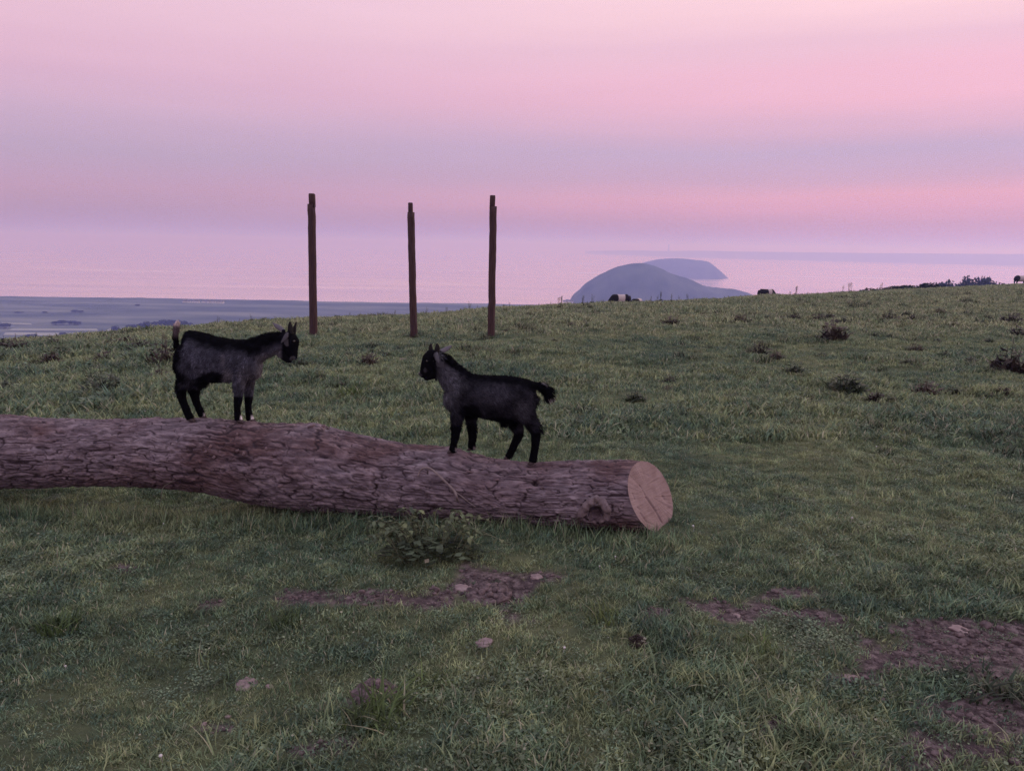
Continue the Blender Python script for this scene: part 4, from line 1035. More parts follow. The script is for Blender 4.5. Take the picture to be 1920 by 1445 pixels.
# ------------------------------------------------------------------ three notched posts
def post(px_b, py_b, px_t, py_sh, py_top, wpx, ten_dx, ten_w, label, seed):
    g = ground_hit(px_b, py_b)
    Yp = g[1]; s = depth_of(g) / F_PX
    o = empty('wooden_post', g, label, 'post', 'notched wooden posts standing in the field')
    fr = (py_b - py_sh) / (py_b - py_top)
    px_sh = px_b + (px_t - px_b) * fr
    sh, tp = P(px_sh, py_sh, Yp), P(px_t, py_top, Yp)
    w = wpx * s / 2
    rg = np.random.default_rng(seed)
    n = 10
    path = [g + (sh - g) * q + np.array([rg.normal() * .003, 0, 0]) for q in np.linspace(-.12, 1, 26)]
    V, Fq = tube(path, [w * (1.06 - .06 * q) * 1.04 for q in np.linspace(0, 1, 26)], n)
    V = V + 0.004 * np.stack([fbm(V[:, 0] * 25, V[:, 1] * 25, V[:, 2] * 3, 2, seed + q) for q in range(3)], 1)
    part('shaft', V, Fq, M_POST, o, False)
    tx = ten_dx * s; tw = ten_w * s / 2
    base = sh + np.array([tx, 0, -.06]); topp = np.array([tp[0] + tx * .6, tp[1], tp[2]])
    ring = []
    for q, f in ((0, 1.0), (.5, 1.02), (.92, 1.0), (1, .86)):
        c = base + (topp - base) * q
        for dx, dy in ((-1, -1.1), (1, -1.1), (1, 1.1), (-1, 1.1)):
            ring.append(c + np.array([dx * tw * f, dy * tw * f, rg.normal() * .003]))
    Vt = np.array(ring); Ft = [np.array([[a * 4 + k, a * 4 + (k + 1) % 4, a * 4 + 4 + (k + 1) % 4, a * 4 + 4 + k] for a in range(3) for k in range(4)] + [[12, 13, 14, 15], [3, 2, 1, 0]])]
    part('tenon', Vt, Ft, M_POST, o, False)
post(588, 634, 584, 383, 363, 13.5, 1.2, 9.5, 'tall notched wooden post nearest to the head of the grey goat', 1)
post(776, 635, 770, 398, 380, 12.5, -0.6, 7.5, 'middle and shortest of three notched wooden posts, with a thin peg top', 2)
post(921, 634, 925, 387, 366, 13.0, -1.8, 9.5, 'notched wooden post rising above the back of the black goat', 3)

# ------------------------------------------------------------------ grass kit (instanced as uncountable ground cover)
def blade_set(n_b, rad_, h0, h1, wd, lean, seed, segs=3, flat=0.0):
    rg = np.random.default_rng(seed)
    V, Q, T, A = [], [], [], []
    o = 0
    for q in range(n_b):
        r_ = rad_ * math.sqrt(rg.uniform()); an = rg.uniform(0, 6.283)
        b0 = np.array([r_ * math.cos(an), r_ * math.sin(an), -0.004])
        h_ = rg.uniform(h0, h1) * (1 - .35 * (r_ / rad_) ** 2)
        az = rg.uniform(0, 6.283); dv = np.array([math.cos(az), math.sin(az), 0]); sd_ = np.array([-dv[1], dv[0], 0])
        ln = lean * rg.uniform(.3, 1.3); w = wd * rg.uniform(.7, 1.3)
        val = rg.uniform()
        for k in range(segs + 1):
            t = k / segs
            c = b0 + dv * (ln * h_ * t ** 1.8) + np.array([0, 0, h_ * (t - flat * .45 * t * t)])
            ww = w * (1 - t ** 2.2 * .95) * (0.75 + .5 * math.sin(math.pi * min(t * 1.2, 1)))
            tw = sd_ * math.cos(t * .7) + np.array([0, 0, .25 * t])
            if k < segs: V += [c - tw * ww, c + tw * ww]
            else: V += [c]
        for k in range(segs - 1): Q.append([o + 2 * k, o + 2 * k + 1, o + 2 * k + 3, o + 2 * k + 2])
        T.append([o + 2 * segs - 2, o + 2 * segs - 1, o + 2 * segs])
        A += [val] * (2 * segs + 1); o += 2 * segs + 1
    return np.array(V), [np.array(Q), np.array(T)], np.array(A, np.float32)
def leaf_set(n_l, rad_, size, h_, seed):
    rg = np.random.default_rng(seed)
    V, Q, A = [], [], []
    for q in range(n_l):
        r_ = rad_ * math.sqrt(rg.uniform()); an = rg.uniform(0, 6.283)
        c = np.array([r_ * math.cos(an), r_ * math.sin(an), h_ * rg.uniform(.2, 1)])
        az = rg.uniform(0, 6.283); d = np.array([math.cos(az), math.sin(az), rg.uniform(-.3, .6)]); s_ = np.array([-d[1], d[0], rg.uniform(-.3, .3)])
        z = size * rg.uniform(.6, 1.3)
        V += [c, c + d * z * .5 + s_ * z * .38, c + d * z, c + d * z * .5 - s_ * z * .38 - np.array([0, 0, z * .1])]
        Q.append([4 * q, 4 * q + 1, 4 * q + 2, 4 * q + 3]); A += [rg.uniform()] * 4
    return np.array(V), [np.array(Q)], np.array(A, np.float32)
def proto(name, geo, mat):
    me = mk_mesh(name, geo[0], geo[1], mat)
    a = me.attributes.new('blade', 'FLOAT', 'POINT'); a.data.foreach_set('value', geo[2])
    return me
def scatter(name, protos, pts, rotz, tilt, scl, idx):
    """a point cloud mesh whose points carry one of the little meshes each (geometry nodes)"""
    lib = bpy.data.collections.new(name + '_kit')
    for k, me in enumerate(protos):
        lib.objects.link(bpy.data.objects.new('%s_kit_%02d' % (name, k), me))
    me = bpy.data.meshes.new(name)
    me.vertices.add(len(pts)); me.vertices.foreach_set('co', np.asarray(pts, np.float32).ravel())
    rot = np.stack([tilt * np.cos(rotz * 3.1), tilt * np.sin(rotz * 5.3), rotz], 1).astype(np.float32)
    a = me.attributes.new('rot', 'FLOAT_VECTOR', 'POINT'); a.data.foreach_set('vector', rot.ravel())
    a = me.attributes.new('scl', 'FLOAT', 'POINT'); a.data.foreach_set('value', np.asarray(scl, np.float32))
    a = me.attributes.new('pick', 'INT', 'POINT'); a.data.foreach_set('value', np.asarray(idx, np.int32))
    o = link(name, me)
    ng = bpy.data.node_groups.new(name, 'GeometryNodeTree')
    ng.interface.new_socket('Geometry', in_out='INPUT', socket_type='NodeSocketGeometry'); ng.interface.new_socket('Geometry', in_out='OUTPUT', socket_type='NodeSocketGeometry')
    N, L = ng.nodes, ng.links
    gi, go = N.new('NodeGroupInput'), N.new('NodeGroupOutput')
    iop = N.new('GeometryNodeInstanceOnPoints'); ci = N.new('GeometryNodeCollectionInfo')
    ci.inputs['Collection'].default_value = lib; ci.inputs['Separate Children'].default_value = True; ci.inputs['Reset Children'].default_value = True
    def na(nm, ty):
        q = N.new('GeometryNodeInputNamedAttribute'); q.data_type = ty; q.inputs['Name'].default_value = nm; return q.outputs['Attribute']
    e2r = N.new('FunctionNodeEulerToRotation'); L.new(na('rot', 'FLOAT_VECTOR'), e2r.inputs[0])
    L.new(gi.outputs[0], iop.inputs['Points']); L.new(ci.outputs[0], iop.inputs['Instance'])
    iop.inputs['Pick Instance'].default_value = True
    L.new(na('pick', 'INT'), iop.inputs['Instance Index']); L.new(e2r.outputs[0], iop.inputs['Rotation']); L.new(na('scl', 'FLOAT'), iop.inputs['Scale'])
    L.new(iop.outputs[0], go.inputs[0])
    m = o.modifiers.new('scatter', 'NODES'); m.node_group = ng
    return tag(o, kind='stuff')

def field_points(n, y0, y1, power, seed, margin=1.12):
    rg = np.random.default_rng(seed)
    u = rg.uniform(size=n)
    e = 2.0 - power                       # density per area ~ y^-power, width ~ y
    y = (y0 ** e + u * (y1 ** e - y0 ** e)) ** (1 / e) if abs(e) > 1e-6 else y0 * (y1 / y0) ** u
    x = rg.uniform(-1, 1, n) * (0.70 * margin * y + 1.9)
    return x, y, rg
def under_log(x, y):
    ly = np.interp(x, cen[:, 0], cen[:, 1]); lr = np.interp(x, cen[:, 0], rad); lz = np.interp(x, cen[:, 0], cen[:, 2])
    inside = (x < cen[-1, 0] - .05) & (np.abs(y - ly) < lr * .55) & (lz - lr - gz(x, ly) < .025)
    return inside
def patchy(x, y, f, seed): return fbm(x * f, y * f, None, 3, seed)

SHORT = [proto('short_tuft', blade_set(30, .055, .018, .048, .0021, .9, 100 + k, 3, .5), M_GRASS) for k in range(5)]
MIDT = [proto('mid_tuft', blade_set(24, .05, .030, .075, .0024, .9, 120 + k, 3, .5), M_GRASS) for k in range(4)]
BROADT = [proto('broad_tuft', leaf_set(30, .06, .013, .028, 140 + k), M_BROAD) for k in range(3)]
# near sward
x, y, rg = field_points(60000, 1.3, 7.0, 0.6, 1)
sm = soil_mask(x, y)
keep = (rg.uniform(size=len(x)) > sm * .82) & ~under_log(x, y)
x, y = x[keep], y[keep]
pn = patchy(x, y, 1.5, 52) + .25 * rg.normal(size=len(x)); pb = patchy(x, y, 2.3, 57)
kind = np.where(pb > .75, 2, np.where(pn > .28, 1, 0)); kind = np.where(rg.uniform(size=len(x)) < .12, 2, kind)
near_log = np.exp(-((y - np.interp(x, cen[:, 0], cen[:, 1]) + .30) / .16) ** 2) * (x < cen[-1, 0] + .1)
kind = np.where(rg.uniform(size=len(x)) < near_log * .7, 1, kind)
idx = np.where(kind == 0, rg.integers(0, 5, len(x)), np.where(kind == 1, 5 + rg.integers(0, 4, len(x)), 9 + rg.integers(0, 3, len(x))))
scl = rg.uniform(.5, 1.12, len(x)) * np.maximum(1 + .35 * patchy(x, y, .9, 53) + .30 * patchy(x, y, 3.2, 54), .62) * (1 - .4 * soil_mask(x, y))
scatter('near_grass', SHORT + MIDT + BROADT, np.stack([x, y, gz(x, y)], 1), rg.uniform(0, 6.28, len(x)), rg.uniform(0, .22, len(x)), scl, idx)
# middle distance
MIDG = [proto('pasture_tuft', blade_set(22, .09, .03, .085, .0045, .8, 160 + k, 2, .4), M_GRASS) for k in range(4)] + [proto('pasture_leaf', leaf_set(22, .10, .022, .045, 170 + k), M_BROAD) for k in range(2)]
x, y, rg = field_points(42000, 6.2, 17.0, 0.9, 2)
keep = (rg.uniform(size=len(x)) > soil_mask(x, y) * .9) & (patchy(x, y, 1.3, 61) > -1.2)
x, y = x[keep], y[keep]
scl = rg.uniform(.6, 1.3, len(x)) * (1 + .5 * np.clip(patchy(x, y, .7, 63), -.6, 1) + .35 * patchy(x, y, 2.4, 64)) * (1 + np.clip(-x - 1.0, 0, 3) * .3 * (y > 5.5))
scatter('pasture_grass', MIDG, np.stack([x, y, gz(x, y)], 1), rg.uniform(0, 6.28, len(x)), rg.uniform(0, .2, len(x)), scl, np.where(rg.uniform(size=len(x)) < .10, 4 + rg.integers(0, 2, len(x)), rg.integers(0, 4, len(x))))
# far slope to the crest and just over it
FARG = [proto('hill_tuft', blade_set(20, .16, .05, .13, .010, .8, 180 + k, 2, .4), M_FARGRASS) for k in range(4)]
x, y, rg = field_points(64000, 15.0, 95.0, 1.15, 3)
Yc = crest_Y(x / y)
keep = (y < Yc * 1.25) & (patchy(x, y, .6, 71) > -1.2)
x, y = x[keep], y[keep]
scl = rg.uniform(.6, 1.3, len(x)) * (1 + .4 * np.clip(patchy(x, y, .35, 73), -.6, 1) + .4 * patchy(x, y, 1.1, 74)) * (y / 18) ** .35
scatter('hill_grass', FARG, np.stack([x, y, gz(x, y)], 1), rg.uniform(0, 6.28, len(x)), rg.uniform(0, .2, len(x)), scl, rg.integers(0, 4, len(x)))
RANK = [proto('rank_tuft', blade_set(44, .13, .08, .20, .0065, .9, 190 + k, 3, .35), M_RANK) for k in range(4)]
x, y, rg = field_points(2600, 5.2, 40.0, 1.1, 8)
keep = (patchy(x, y, .55, 91) + .5 * patchy(x, y, 1.9, 92) + .25 * np.clip(np.abs(x) / y - .2, -.2, .5) > .32) & (y < crest_Y(x / y) * 1.02)
x, y = x[keep], y[keep]; scl = rg.uniform(.55, 1.15, len(x)) * (y / 12) ** .3
for a_, b_ in ((588, 634), (776, 635), (921, 634)):
    gq = ground_hit(a_, b_ + 1); k = 5
    x = np.concatenate([x, gq[0] + rg.uniform(-.16, .16, k)]); y = np.concatenate([y, gq[1] + rg.uniform(-.12, .10, k)]); scl = np.concatenate([scl, rg.uniform(.5, .9, k)])
scatter('rank_grass', RANK, np.stack([x, y, gz(x, y)], 1), rg.uniform(0, 6.28, len(x)), rg.uniform(0, .2, len(x)), scl, rg.integers(0, 4, len(x)))
# longer wisps and seed stems among the near grass
WISP = [proto('wisp', blade_set(6, .05, .08, .17, .0022, .7, 200 + k, 4, .3), M_LONG) for k in range(4)]
x, y, rg = field_points(900, 1.8, 7.5, 0.4, 4)
keep = (soil_mask(x, y) < .4) & ~under_log(x, y) & (patchy(x, y, 1.2, 81) > .0)
x, y = x[keep], y[keep]
nx = rg.uniform(cen[60, 0], cen[-1, 0], 520); ny = np.interp(nx, cen[:, 0], cen[:, 1]) - np.interp(nx, cen[:, 0], rad) - rg.uniform(-.06, .16, 520)
x, y = np.concatenate([x, nx]), np.concatenate([y, ny])
scatter('long_grass', WISP, np.stack([x, y, gz(x, y)], 1), rg.uniform(0, 6.28, len(x)), rg.uniform(0, .3, len(x)), rg.uniform(.6, 1.1, len(x)), rg.integers(0, 4, len(x)))
# clods and crumbs on the bare patches
def clod_geo(seed):
    v, f = blob((0, 0, 0), (1, 1, .7), 8, 6, .35, seed)
    return v, f, np.zeros(len(v), np.float32)
CLOD = [proto('clod', clod_geo(k), M_CLOD) for k in range(5)]
cx_, cy_2, cs_ = [], [], []
rg = np.random.default_rng(9)
for a, b3, rx, ry in SOIL:
    k = int(np.clip(rx * ry * 4200, 40, 1100))
    cx_.append(a + rx * rg.normal(size=k) * .5); cy_2.append(b3 + ry * rg.normal(size=k) * .5); cs_.append(rg.gamma(1.3, .0026, k) + .0015)
x, y, s = np.concatenate(cx_), np.concatenate(cy_2), np.concatenate(cs_)
keep = soil_mask(x, y) > .35
x, y, s = x[keep], y[keep], np.minimum(s[keep], .022)
scatter('soil_crumbs', CLOD, np.stack([x, y, gz(x, y) + s * .2], 1), rg.uniform(0, 6.28, len(x)), rg.uniform(0, .6, len(x)), s, rg.integers(0, 5, len(x)))
# white clover heads
M_CLOVER = simple('clover_flower', (0.45, 0.42, 0.42), (0.65, 0.62, 0.6), 40.0)
def clover_geo():
    v1, f1 = blob((0, 0, .055), (.007, .007, .0065), 8, 6, .15, 3); v2, f2 = tube([[0, 0, 0], [.002, 0, .05]], .0009, 4)
    v, f = merge([(v1, f1), (v2, f2)]); return v, f, np.zeros(len(v), np.float32)
x, y, rg = field_points(90, 2.0, 9.0, 0.3, 6)
keep = (soil_mask(x, y) < .3) & ~under_log(x, y)
x, y = x[keep], y[keep]
scatter('clover_flowers', [proto('clover', clover_geo(), M_CLOVER)], np.stack([x, y, gz(x, y)], 1), rg.uniform(0, 6.28, len(x)), rg.uniform(0, .3, len(x)), rg.uniform(.45, .85, len(x)), np.zeros(len(x), int))

# ------------------------------------------------------------------ stones, molehills
def stone(px, py, wpx, hpx, label, seed, mat=None, name='stone', cat='stone'):
    g = ground_hit(px, py); s = depth_of(g) / F_PX
    e = np.array([wpx * s / 2 * .85, wpx * s / 2 * .7, hpx * s * .58])
    v, f = blob((0, 0, 0), e, 20, 14, .42, seed)
    v[:, 2] = np.where(v[:, 2] > e[2] * .45, e[2] * .45 + (v[:, 2] - e[2] * .45) * .35, v[:, 2])
    v = v + .14 * e.min() * np.stack([fbm(v[:, 0] * 90, v[:, 1] * 90, v[:, 2] * 90, 2, seed + q) for q in range(3)], 1)
    o = link(name, mk_mesh(name, v, f, mat or M_STONE, False), None, g + np.array([0, 0, e[2] * .12]))
    o.rotation_euler = (random.uniform(-.1, .1), random.uniform(-.1, .1), random.uniform(-.3, .3))
    return tag(o, label, cat)
stone(462, 1284, 50, 15, 'broad pale pink stone with cracks lying in short grass below the leafy weed', 1)
stone(505, 1287, 16, 8, 'small pale stone beside the broad cracked stone', 2)
stone(908, 1207, 34, 13, 'single pink stone in the grass below the large bare soil patch', 3)
stone(383, 1358, 13, 11, 'small whitish pebble lowest of the pair near the bottom of the meadow', 4)
stone(428, 1344, 12, 7, 'small whitish pebble at the edge of the small dark soil patch', 5)
stone(1592, 1271, 38, 9, 'flat pinkish stone nearly sunk in turf beside the big bare patch', 6)
stone(1657, 1314, 16, 12, 'mauve stone lying alone in thick grass', 7)
stone(1533, 1318, 11, 8, 'tiny pinkish stone in grass close to the mauve stone', 8)
stone(1382, 1155, 18, 8, 'small pale stone on the long bare strip right of the log', 9)
stone(1472, 1152, 14, 9, 'rounded pale stone at the end of the long bare strip', 10)
stone(868, 1103, 34, 12, 'pink clod of stone on the dark soil below the leafy weed', 11)
stone(1005, 1082, 24, 9, 'light pink stone at the upper end of the dark soil patch', 12)
stone(1800, 1182, 46, 12, 'pale crumbly pink stone on the large bare patch by the right edge', 13)
stone(577, 651, 14, 8, 'far pinkish stone in grass between grey goat and its post', 14)
stone(757, 674, 16, 5, 'flat pinkish stone in the field beside the muzzle of the black goat', 15)
stone(746, 780, 9, 9, 'pale pinkish flower-sized stone behind the log between the goats', 16)
M_DUNG = simple('dark_dung', (0.022, 0.016, 0.015), (0.045, 0.034, 0.03), 30.0, 0.9, 0.2, 0.006)
def mound(px, py, wpx, hpx, mat, name, label, cat, seed):
    g = ground_hit(px, py); s = depth_of(g) / F_PX
    rg = np.random.default_rng(seed); it = []
    for q in range(90):
        r_ = math.sqrt(rg.uniform()); an = rg.uniform(0, 6.28); z = (1 - r_ * r_)
        sz = wpx * s * rg.uniform(.025, .075)
        it.append(blob((r_ * math.cos(an) * wpx * s * .42, r_ * math.sin(an) * wpx * s * .38, z * hpx * s * .75 + sz * .1), (sz, sz, sz * .75), 9, 7, .3, seed + q))
    it.append(blob((0, 0, 0), (wpx * s * .44, wpx * s * .40, hpx * s * .62), 30, 16, .25, seed))
    V, Fq = merge(it)
    return tag(link(name, mk_mesh(name, V, Fq, mat, False), None, g), label, cat)
mound(1194, 1206, 36, 22, M_DUNG, 'dung_pile', 'small dark dung pile in the grass below the sawn end of the log', 'dung', 3)
mound(705, 1300, 92, 26, M_CLOD, 'molehill', 'crumbly purple brown molehill in the grass right of the cracked stone', 'molehill', 5)
mound(912, 1112, 110, 12, M_CLOD, 'molehill', 'wide crumbled molehill on the dark soil below the leafy weed', 'molehill', 7)

# ------------------------------------------------------------------ grass tussocks, dock clumps and weed stalks (one by one)
def tussock(px, py, mat, name, label, cat, group, geo_seed, w=1.0, n_b=70, rad_=.09, h0=.12, h1=.26, wd=.0045, lean=1.0):
    g = ground_hit(px, py)
    o = link(name, proto(name, blade_set(n_b, rad_, h0, h1, wd, lean, geo_seed, 5, .35), mat), None, g)
    o.rotation_euler[2] = random.uniform(0, 6.28); o.scale = (w, w, w)
    return tag(o, label, cat, group)
M_LIME = grass_mat('lime_grass', [(0.07, 0.115, 0.035), (0.095, 0.14, 0.036), (0.13, 0.165, 0.045)], straw_amt=0.04)
tussock(706, 1352, M_LIME, 'grass_tussock', 'bright yellow green grass tussock right below the purple brown molehill', 'grass tuft', None, 301, .9, 95, .13, .10, .20, .0042, 1.3)
tussock(800, 1290, M_LIME, 'grass_tussock', 'small light green tussock right of the molehill', 'grass tuft', None, 302, .55, 50, .10, .10, .2, .004, 1.3)
tussock(112, 1185, M_LIME, 'grass_tussock', 'deep green tussock by the left edge of the near meadow', 'grass tuft', None, 303, .8, 80, .10, .10, .2, .0042, .9)
tussock(540, 1170, M_LIME, 'grass_tussock', 'light green tussock below the dark soil strip', 'grass tuft', None, 304, .6, 60, .12, .08, .18, .004, 1.2)
tussock(1420, 1215, M_LIME, 'grass_tussock', 'low green tussock below the long bare strip', 'grass tuft', None, 305, .6, 60, .14, .06, .14, .005, 1.3)
tussock(1840, 1290, M_DARKLEAF, 'grass_tussock', 'dark green leafy tussock on the big bare patch by the right edge', 'grass tuft', None, 306, .7, 90, .22, .06, .14, .007, 1.4)
tussock(1130, 1160, M_LIME, 'grass_tussock', 'green tussock left of the long bare strip', 'grass tuft', None, 307, .6, 60, .14, .08, .16, .0045, 1.2)
tussock(655, 742, M_LIME, 'grass_tussock', 'tall pale green tussock behind the log between the goats', 'grass tuft', None, 308, 1.0, 80, .16, .12, .24, .006, 1.0)

def dock_geo(seed, brown):
    rg = np.random.default_rng(seed)
    gl = blade_set(50, .14, .10, .24, .018, .9, seed, 3, .4)
    items = [(gl[0], gl[1])]; val = [gl[2]]
    dn = 110; dd = rg.normal(size=(dn, 3)); dd /= np.linalg.norm(dd, axis=1)[:, None]; dd[:, 2] = np.abs(dd[:, 2])
    lf = leaf_set(dn, .001, .055, .001, seed + 77); cc_ = dd * np.array([.15, .15, .21]) * rg.uniform(.55, 1.05, dn)[:, None]
    items.append((lf[0] + np.repeat(cc_, 4, 0), lf[1])); val.append(lf[2])
    for q in range(5):
        an = rg.uniform(0, 6.28); r_ = rg.uniform(0, .10); h_ = rg.uniform(.16, .30)
        p0 = np.array([r_ * math.cos(an), r_ * math.sin(an), 0]); p1 = p0 + np.array([rg.normal() * .05, rg.normal() * .05, h_])
        v, f = tube([p0, p1], [.004, .002], 4); items.append((v, f)); val.append(np.full(len(v), .4, np.float32))
        lf = leaf_set(16, .014, .022, 1.0, seed + q + 5)
        v = lf[0].copy(); v[:, 2] = v[:, 2] * (h_ * .55) + h_ * .42; v[:, :2] += p0[:2] + (p1 - p0)[:2] * .75
        items.append((v, lf[1])); val.append(lf[2])
    V, Fq = merge(items)
    return V, Fq, np.concatenate(val).astype(np.float32)
DOCKS = {'brown': [proto('leaf_clump', dock_geo(400 + k, True), M_BROWN) for k in range(4)], 'green': [proto('leaf_clump', dock_geo(420 + k, False), M_DARKLEAF) for k in range(4)]}
def dock(px, py, hpx, wk, col, label, group):
    g = ground_hit(px, py); s = depth_of(g) / F_PX * hpx * 1.55 / .27
    o = link('dock_plant', random.choice(DOCKS[col]), None, g - np.array([0, 0, .02]))
    o.scale = (s * wk, s * wk, s); o.rotation_euler[2] = random.uniform(0, 6.28)
    tag(o, label, 'plant', group)
SPECIAL = [(1561, 640, 32, 1.0, 'brown', 'largest brown dock clump on the upper right slope'), (1893, 696, 40, 1.0, 'brown', 'tall reddish brown dock clump near the right edge of the field'), (1586, 738, 38, 1.0, 'green', 'tall dark green dock clump in the middle of the right slope'),
           (1257, 609, 15, 1.4, 'brown', 'dark dock clump straight below the resting cow'), (1192, 752, 20, 1.1, 'green', 'dark green dock clump above the sawn end of the log'), (1735, 742, 28, 1.0, 'brown', 'brown dock clump on the lower right slope above the dark grass band'),
           (197, 740, 36, 1.1, 'green', 'dark green dock clump left of the grey goat hind legs'), (308, 690, 42, .8, 'brown', 'russet dock clump directly behind the tail of the grey goat'), (690, 684, 22, 1.0, 'brown', 'brown dock clump midway between the two goats'), (565, 690, 20, 1.2, 'green', 'dark dock clump below the muzzle of the grey goat')]
for a, b3, hp, wk, c, lb in SPECIAL: dock(a, b3, hp, wk, c, lb, None)
RIGHT = [(1392, 605, 14, 'brown'), (1490, 599, 11, 'brown'), (1380, 600, 9, 'brown'), (1404, 606, 8, 'green'), (1440, 597, 7, 'green'), (1535, 602, 14, 'brown'), (1556, 596, 9, 'brown'), (1582, 606, 11, 'green'), (1665, 603, 16, 'brown'), (1700, 593, 10, 'green'), (1712, 600, 10, 'brown'), (1762, 588, 9, 'brown'), (1757, 640, 7, 'green'), (1855, 640, 7, 'green'),
         (1898, 606, 18, 'brown'), (1908, 632, 18, 'brown'), (1716, 658, 14, 'brown'), (1422, 664, 18, 'brown'), (1455, 672, 14, 'brown'), (1487, 700, 18, 'green'), (1255, 718, 14, 'brown'), (1252, 732, 10, 'brown'), (1370, 748, 12, 'green'), (1560, 728, 14, 'green'), (1612, 735, 14, 'green'), (1670, 752, 12, 'green'), (1790, 736, 14, 'green'), (1640, 750, 16, 'brown'), (1880, 738, 14, 'brown'), (1860, 745, 10, 'brown'),
         (1100, 612, 7, 'green'), (1135, 606, 6, 'brown'), (1072, 611, 7, 'brown'), (1320, 590, 6, 'green'), (1770, 670, 12, 'green'), (1820, 682, 12, 'brown'), (1700, 684, 12, 'green'), (1540, 668, 9, 'green'), (1640, 632, 9, 'green'), (1330, 655, 7, 'green'), (1300, 690, 9, 'green'), (1180, 652, 7, 'green'), (1000, 612, 6, 'brown'), (950, 622, 6, 'brown'), (1040, 640, 7, 'green'), (1790, 612, 8, 'brown'), (1850, 598, 8, 'green')]
_cnt = {}
def dock_label(a, b3, c, bands):
    bn = [q[1] for q in bands if b3 >= q[0]][-1]; _cnt[(c, bn)] = _cnt.get((c, bn), 0) + 1
    return 'small %s dock clump, %s from the left %s' % ('brown' if c == 'brown' else 'dark green', ORD[_cnt[(c, bn)] - 1], bn)
RB = [(0, 'under the right skyline'), (615, 'midway up the right slope'), (695, 'low on the right slope')]
for a, b3, hp, c in sorted(RIGHT): dock(a, b3, hp, 1.25, c, dock_label(a, b3, c, RB), 'small %s dock clumps on the right slope' % c)
LEFT = [(32, 658, 22, 'brown'), (98, 650, 16, 'brown'), (118, 668, 20, 'green'), (158, 656, 14, 'green'), (210, 652, 18, 'brown'), (232, 652, 20, 'brown'), (262, 660, 22, 'brown'), (196, 685, 24, 'brown'), (95, 680, 20, 'brown'), (50, 695, 14, 'green'), (150, 695, 12, 'green'), (225, 688, 12, 'green'), (285, 668, 16, 'brown'), (8, 655, 18, 'brown'), (178, 722, 22, 'green'), (212, 730, 20, 'brown'), (10, 735, 22, 'green'), (300, 712, 20, 'brown'), (650, 668, 10, 'green'), (720, 668, 9, 'brown'), (625, 662, 9, 'green'), (748, 655, 8, 'green'), (700, 700, 8, 'green'), (600, 712, 14, 'green'), (580, 708, 12, 'green'), (640, 725, 10, 'brown')]
LB = [(0, 'behind the log near the skyline'), (675, 'behind the log beside the goats')]
for a, b3, hp, c in sorted(LEFT): dock(a, b3, hp, 1.1, c, dock_label(a, b3, c, LB), 'small %s dock clumps behind the log' % c)

# seed stalks on the skyline
def stalk_geo(seed):
    rg = np.random.default_rng(seed); it, val = [], []
    for q in range(rg.integers(2, 5)):
        h_ = rg.uniform(.55, 1.0); b0 = np.array([rg.normal() * .06, rg.normal() * .06, -.05]); tp = b0 + np.array([rg.normal() * .05, rg.normal() * .05, h_])
        v, f = tube([b0, (b0 + tp) / 2 + rg.normal(size=3) * .01, tp], [.013, .011, .007], 4); it.append((v, f)); val.append(np.full(len(v), .3))
        lf = leaf_set(40, .045, .075, 1.0, seed * 7 + q); v = lf[0].copy(); v[:, 2] = h_ * (.50 + .5 * v[:, 2]); v[:, :2] += (b0 + (tp - b0) * .8)[:2]
        it.append((v, lf[1])); val.append(lf[2])
    lf = leaf_set(26, .2, .18, .25, seed + 3); it.append((lf[0], lf[1])); val.append(lf[2])
    V, Fq = merge(it); return V, Fq, np.concatenate(val).astype(np.float32)
STALKS = [proto('weed_stalk', stalk_geo(500 + k), M_DARKLEAF) for k in range(6)]
SK = [(400, 12), (408, 16), (432, 10), (448, 8), (470, 14), (492, 8), (516, 10), (530, 9), (560, 9), (632, 8), (655, 10), (676, 12), (708, 8), (740, 12), (790, 10), (800, 16), (822, 8), (838, 12), (866, 8), (880, 18), (895, 8), (945, 10), (956, 16), (1010, 9), (1032, 10), (1048, 16), (1052, 18), (1062, 8), (1092, 18), (1100, 10), (1110, 17), (1128, 13), (1136, 10), (1220, 12), (1232, 14), (1238, 18), (1258, 16), (1272, 12), (1288, 14), (1300, 8), (1395, 9), (1478, 10), (1490, 19), (1512, 8), (1530, 8), (1577, 16), (1591, 20), (1647, 15), (1662, 10), (1731, 12), (40, 12), (62, 14), (88, 9), (122, 10), (172, 9), (210, 8), (245, 9), (280, 11)]
ANCH = [(0, 'in from the left edge of the skyline'), (390, 'right of the grey goat tail on the skyline'), (588, 'right of the tallest post on the skyline'), (776, 'right of the middle post on the skyline'), (921, 'right of the third post on the skyline'), (1164, 'right of the belted cow on the skyline'), (1437, 'right of the narrow-belted cow on the skyline')]
_cnt = {}
for a, hp in sorted(SK):
    an_ = [q for q in ANCH if q[0] <= a][-1][1]; _cnt[an_] = _cnt.get(an_, 0) + 1; lb_ = 'thin dark seed stalk, ' + ORD[_cnt[an_] - 1] + ' ' + an_
    d = ray(a, 580); s = d[0] / d[1]; Yc = float(crest_Y(s)) * random.uniform(.92, 1.02); x = s * Yc
    o = link('weed_stalk', random.choice(STALKS), None, (x, Yc, float(gz(np.array(x), np.array(Yc)))))
    k = hp / F_PX * Yc / .85; o.scale = (k, k, k); o.rotation_euler[2] = random.uniform(0, 6.28)
    tag(o, lb_, 'weed', 'seed stalks along the skyline')

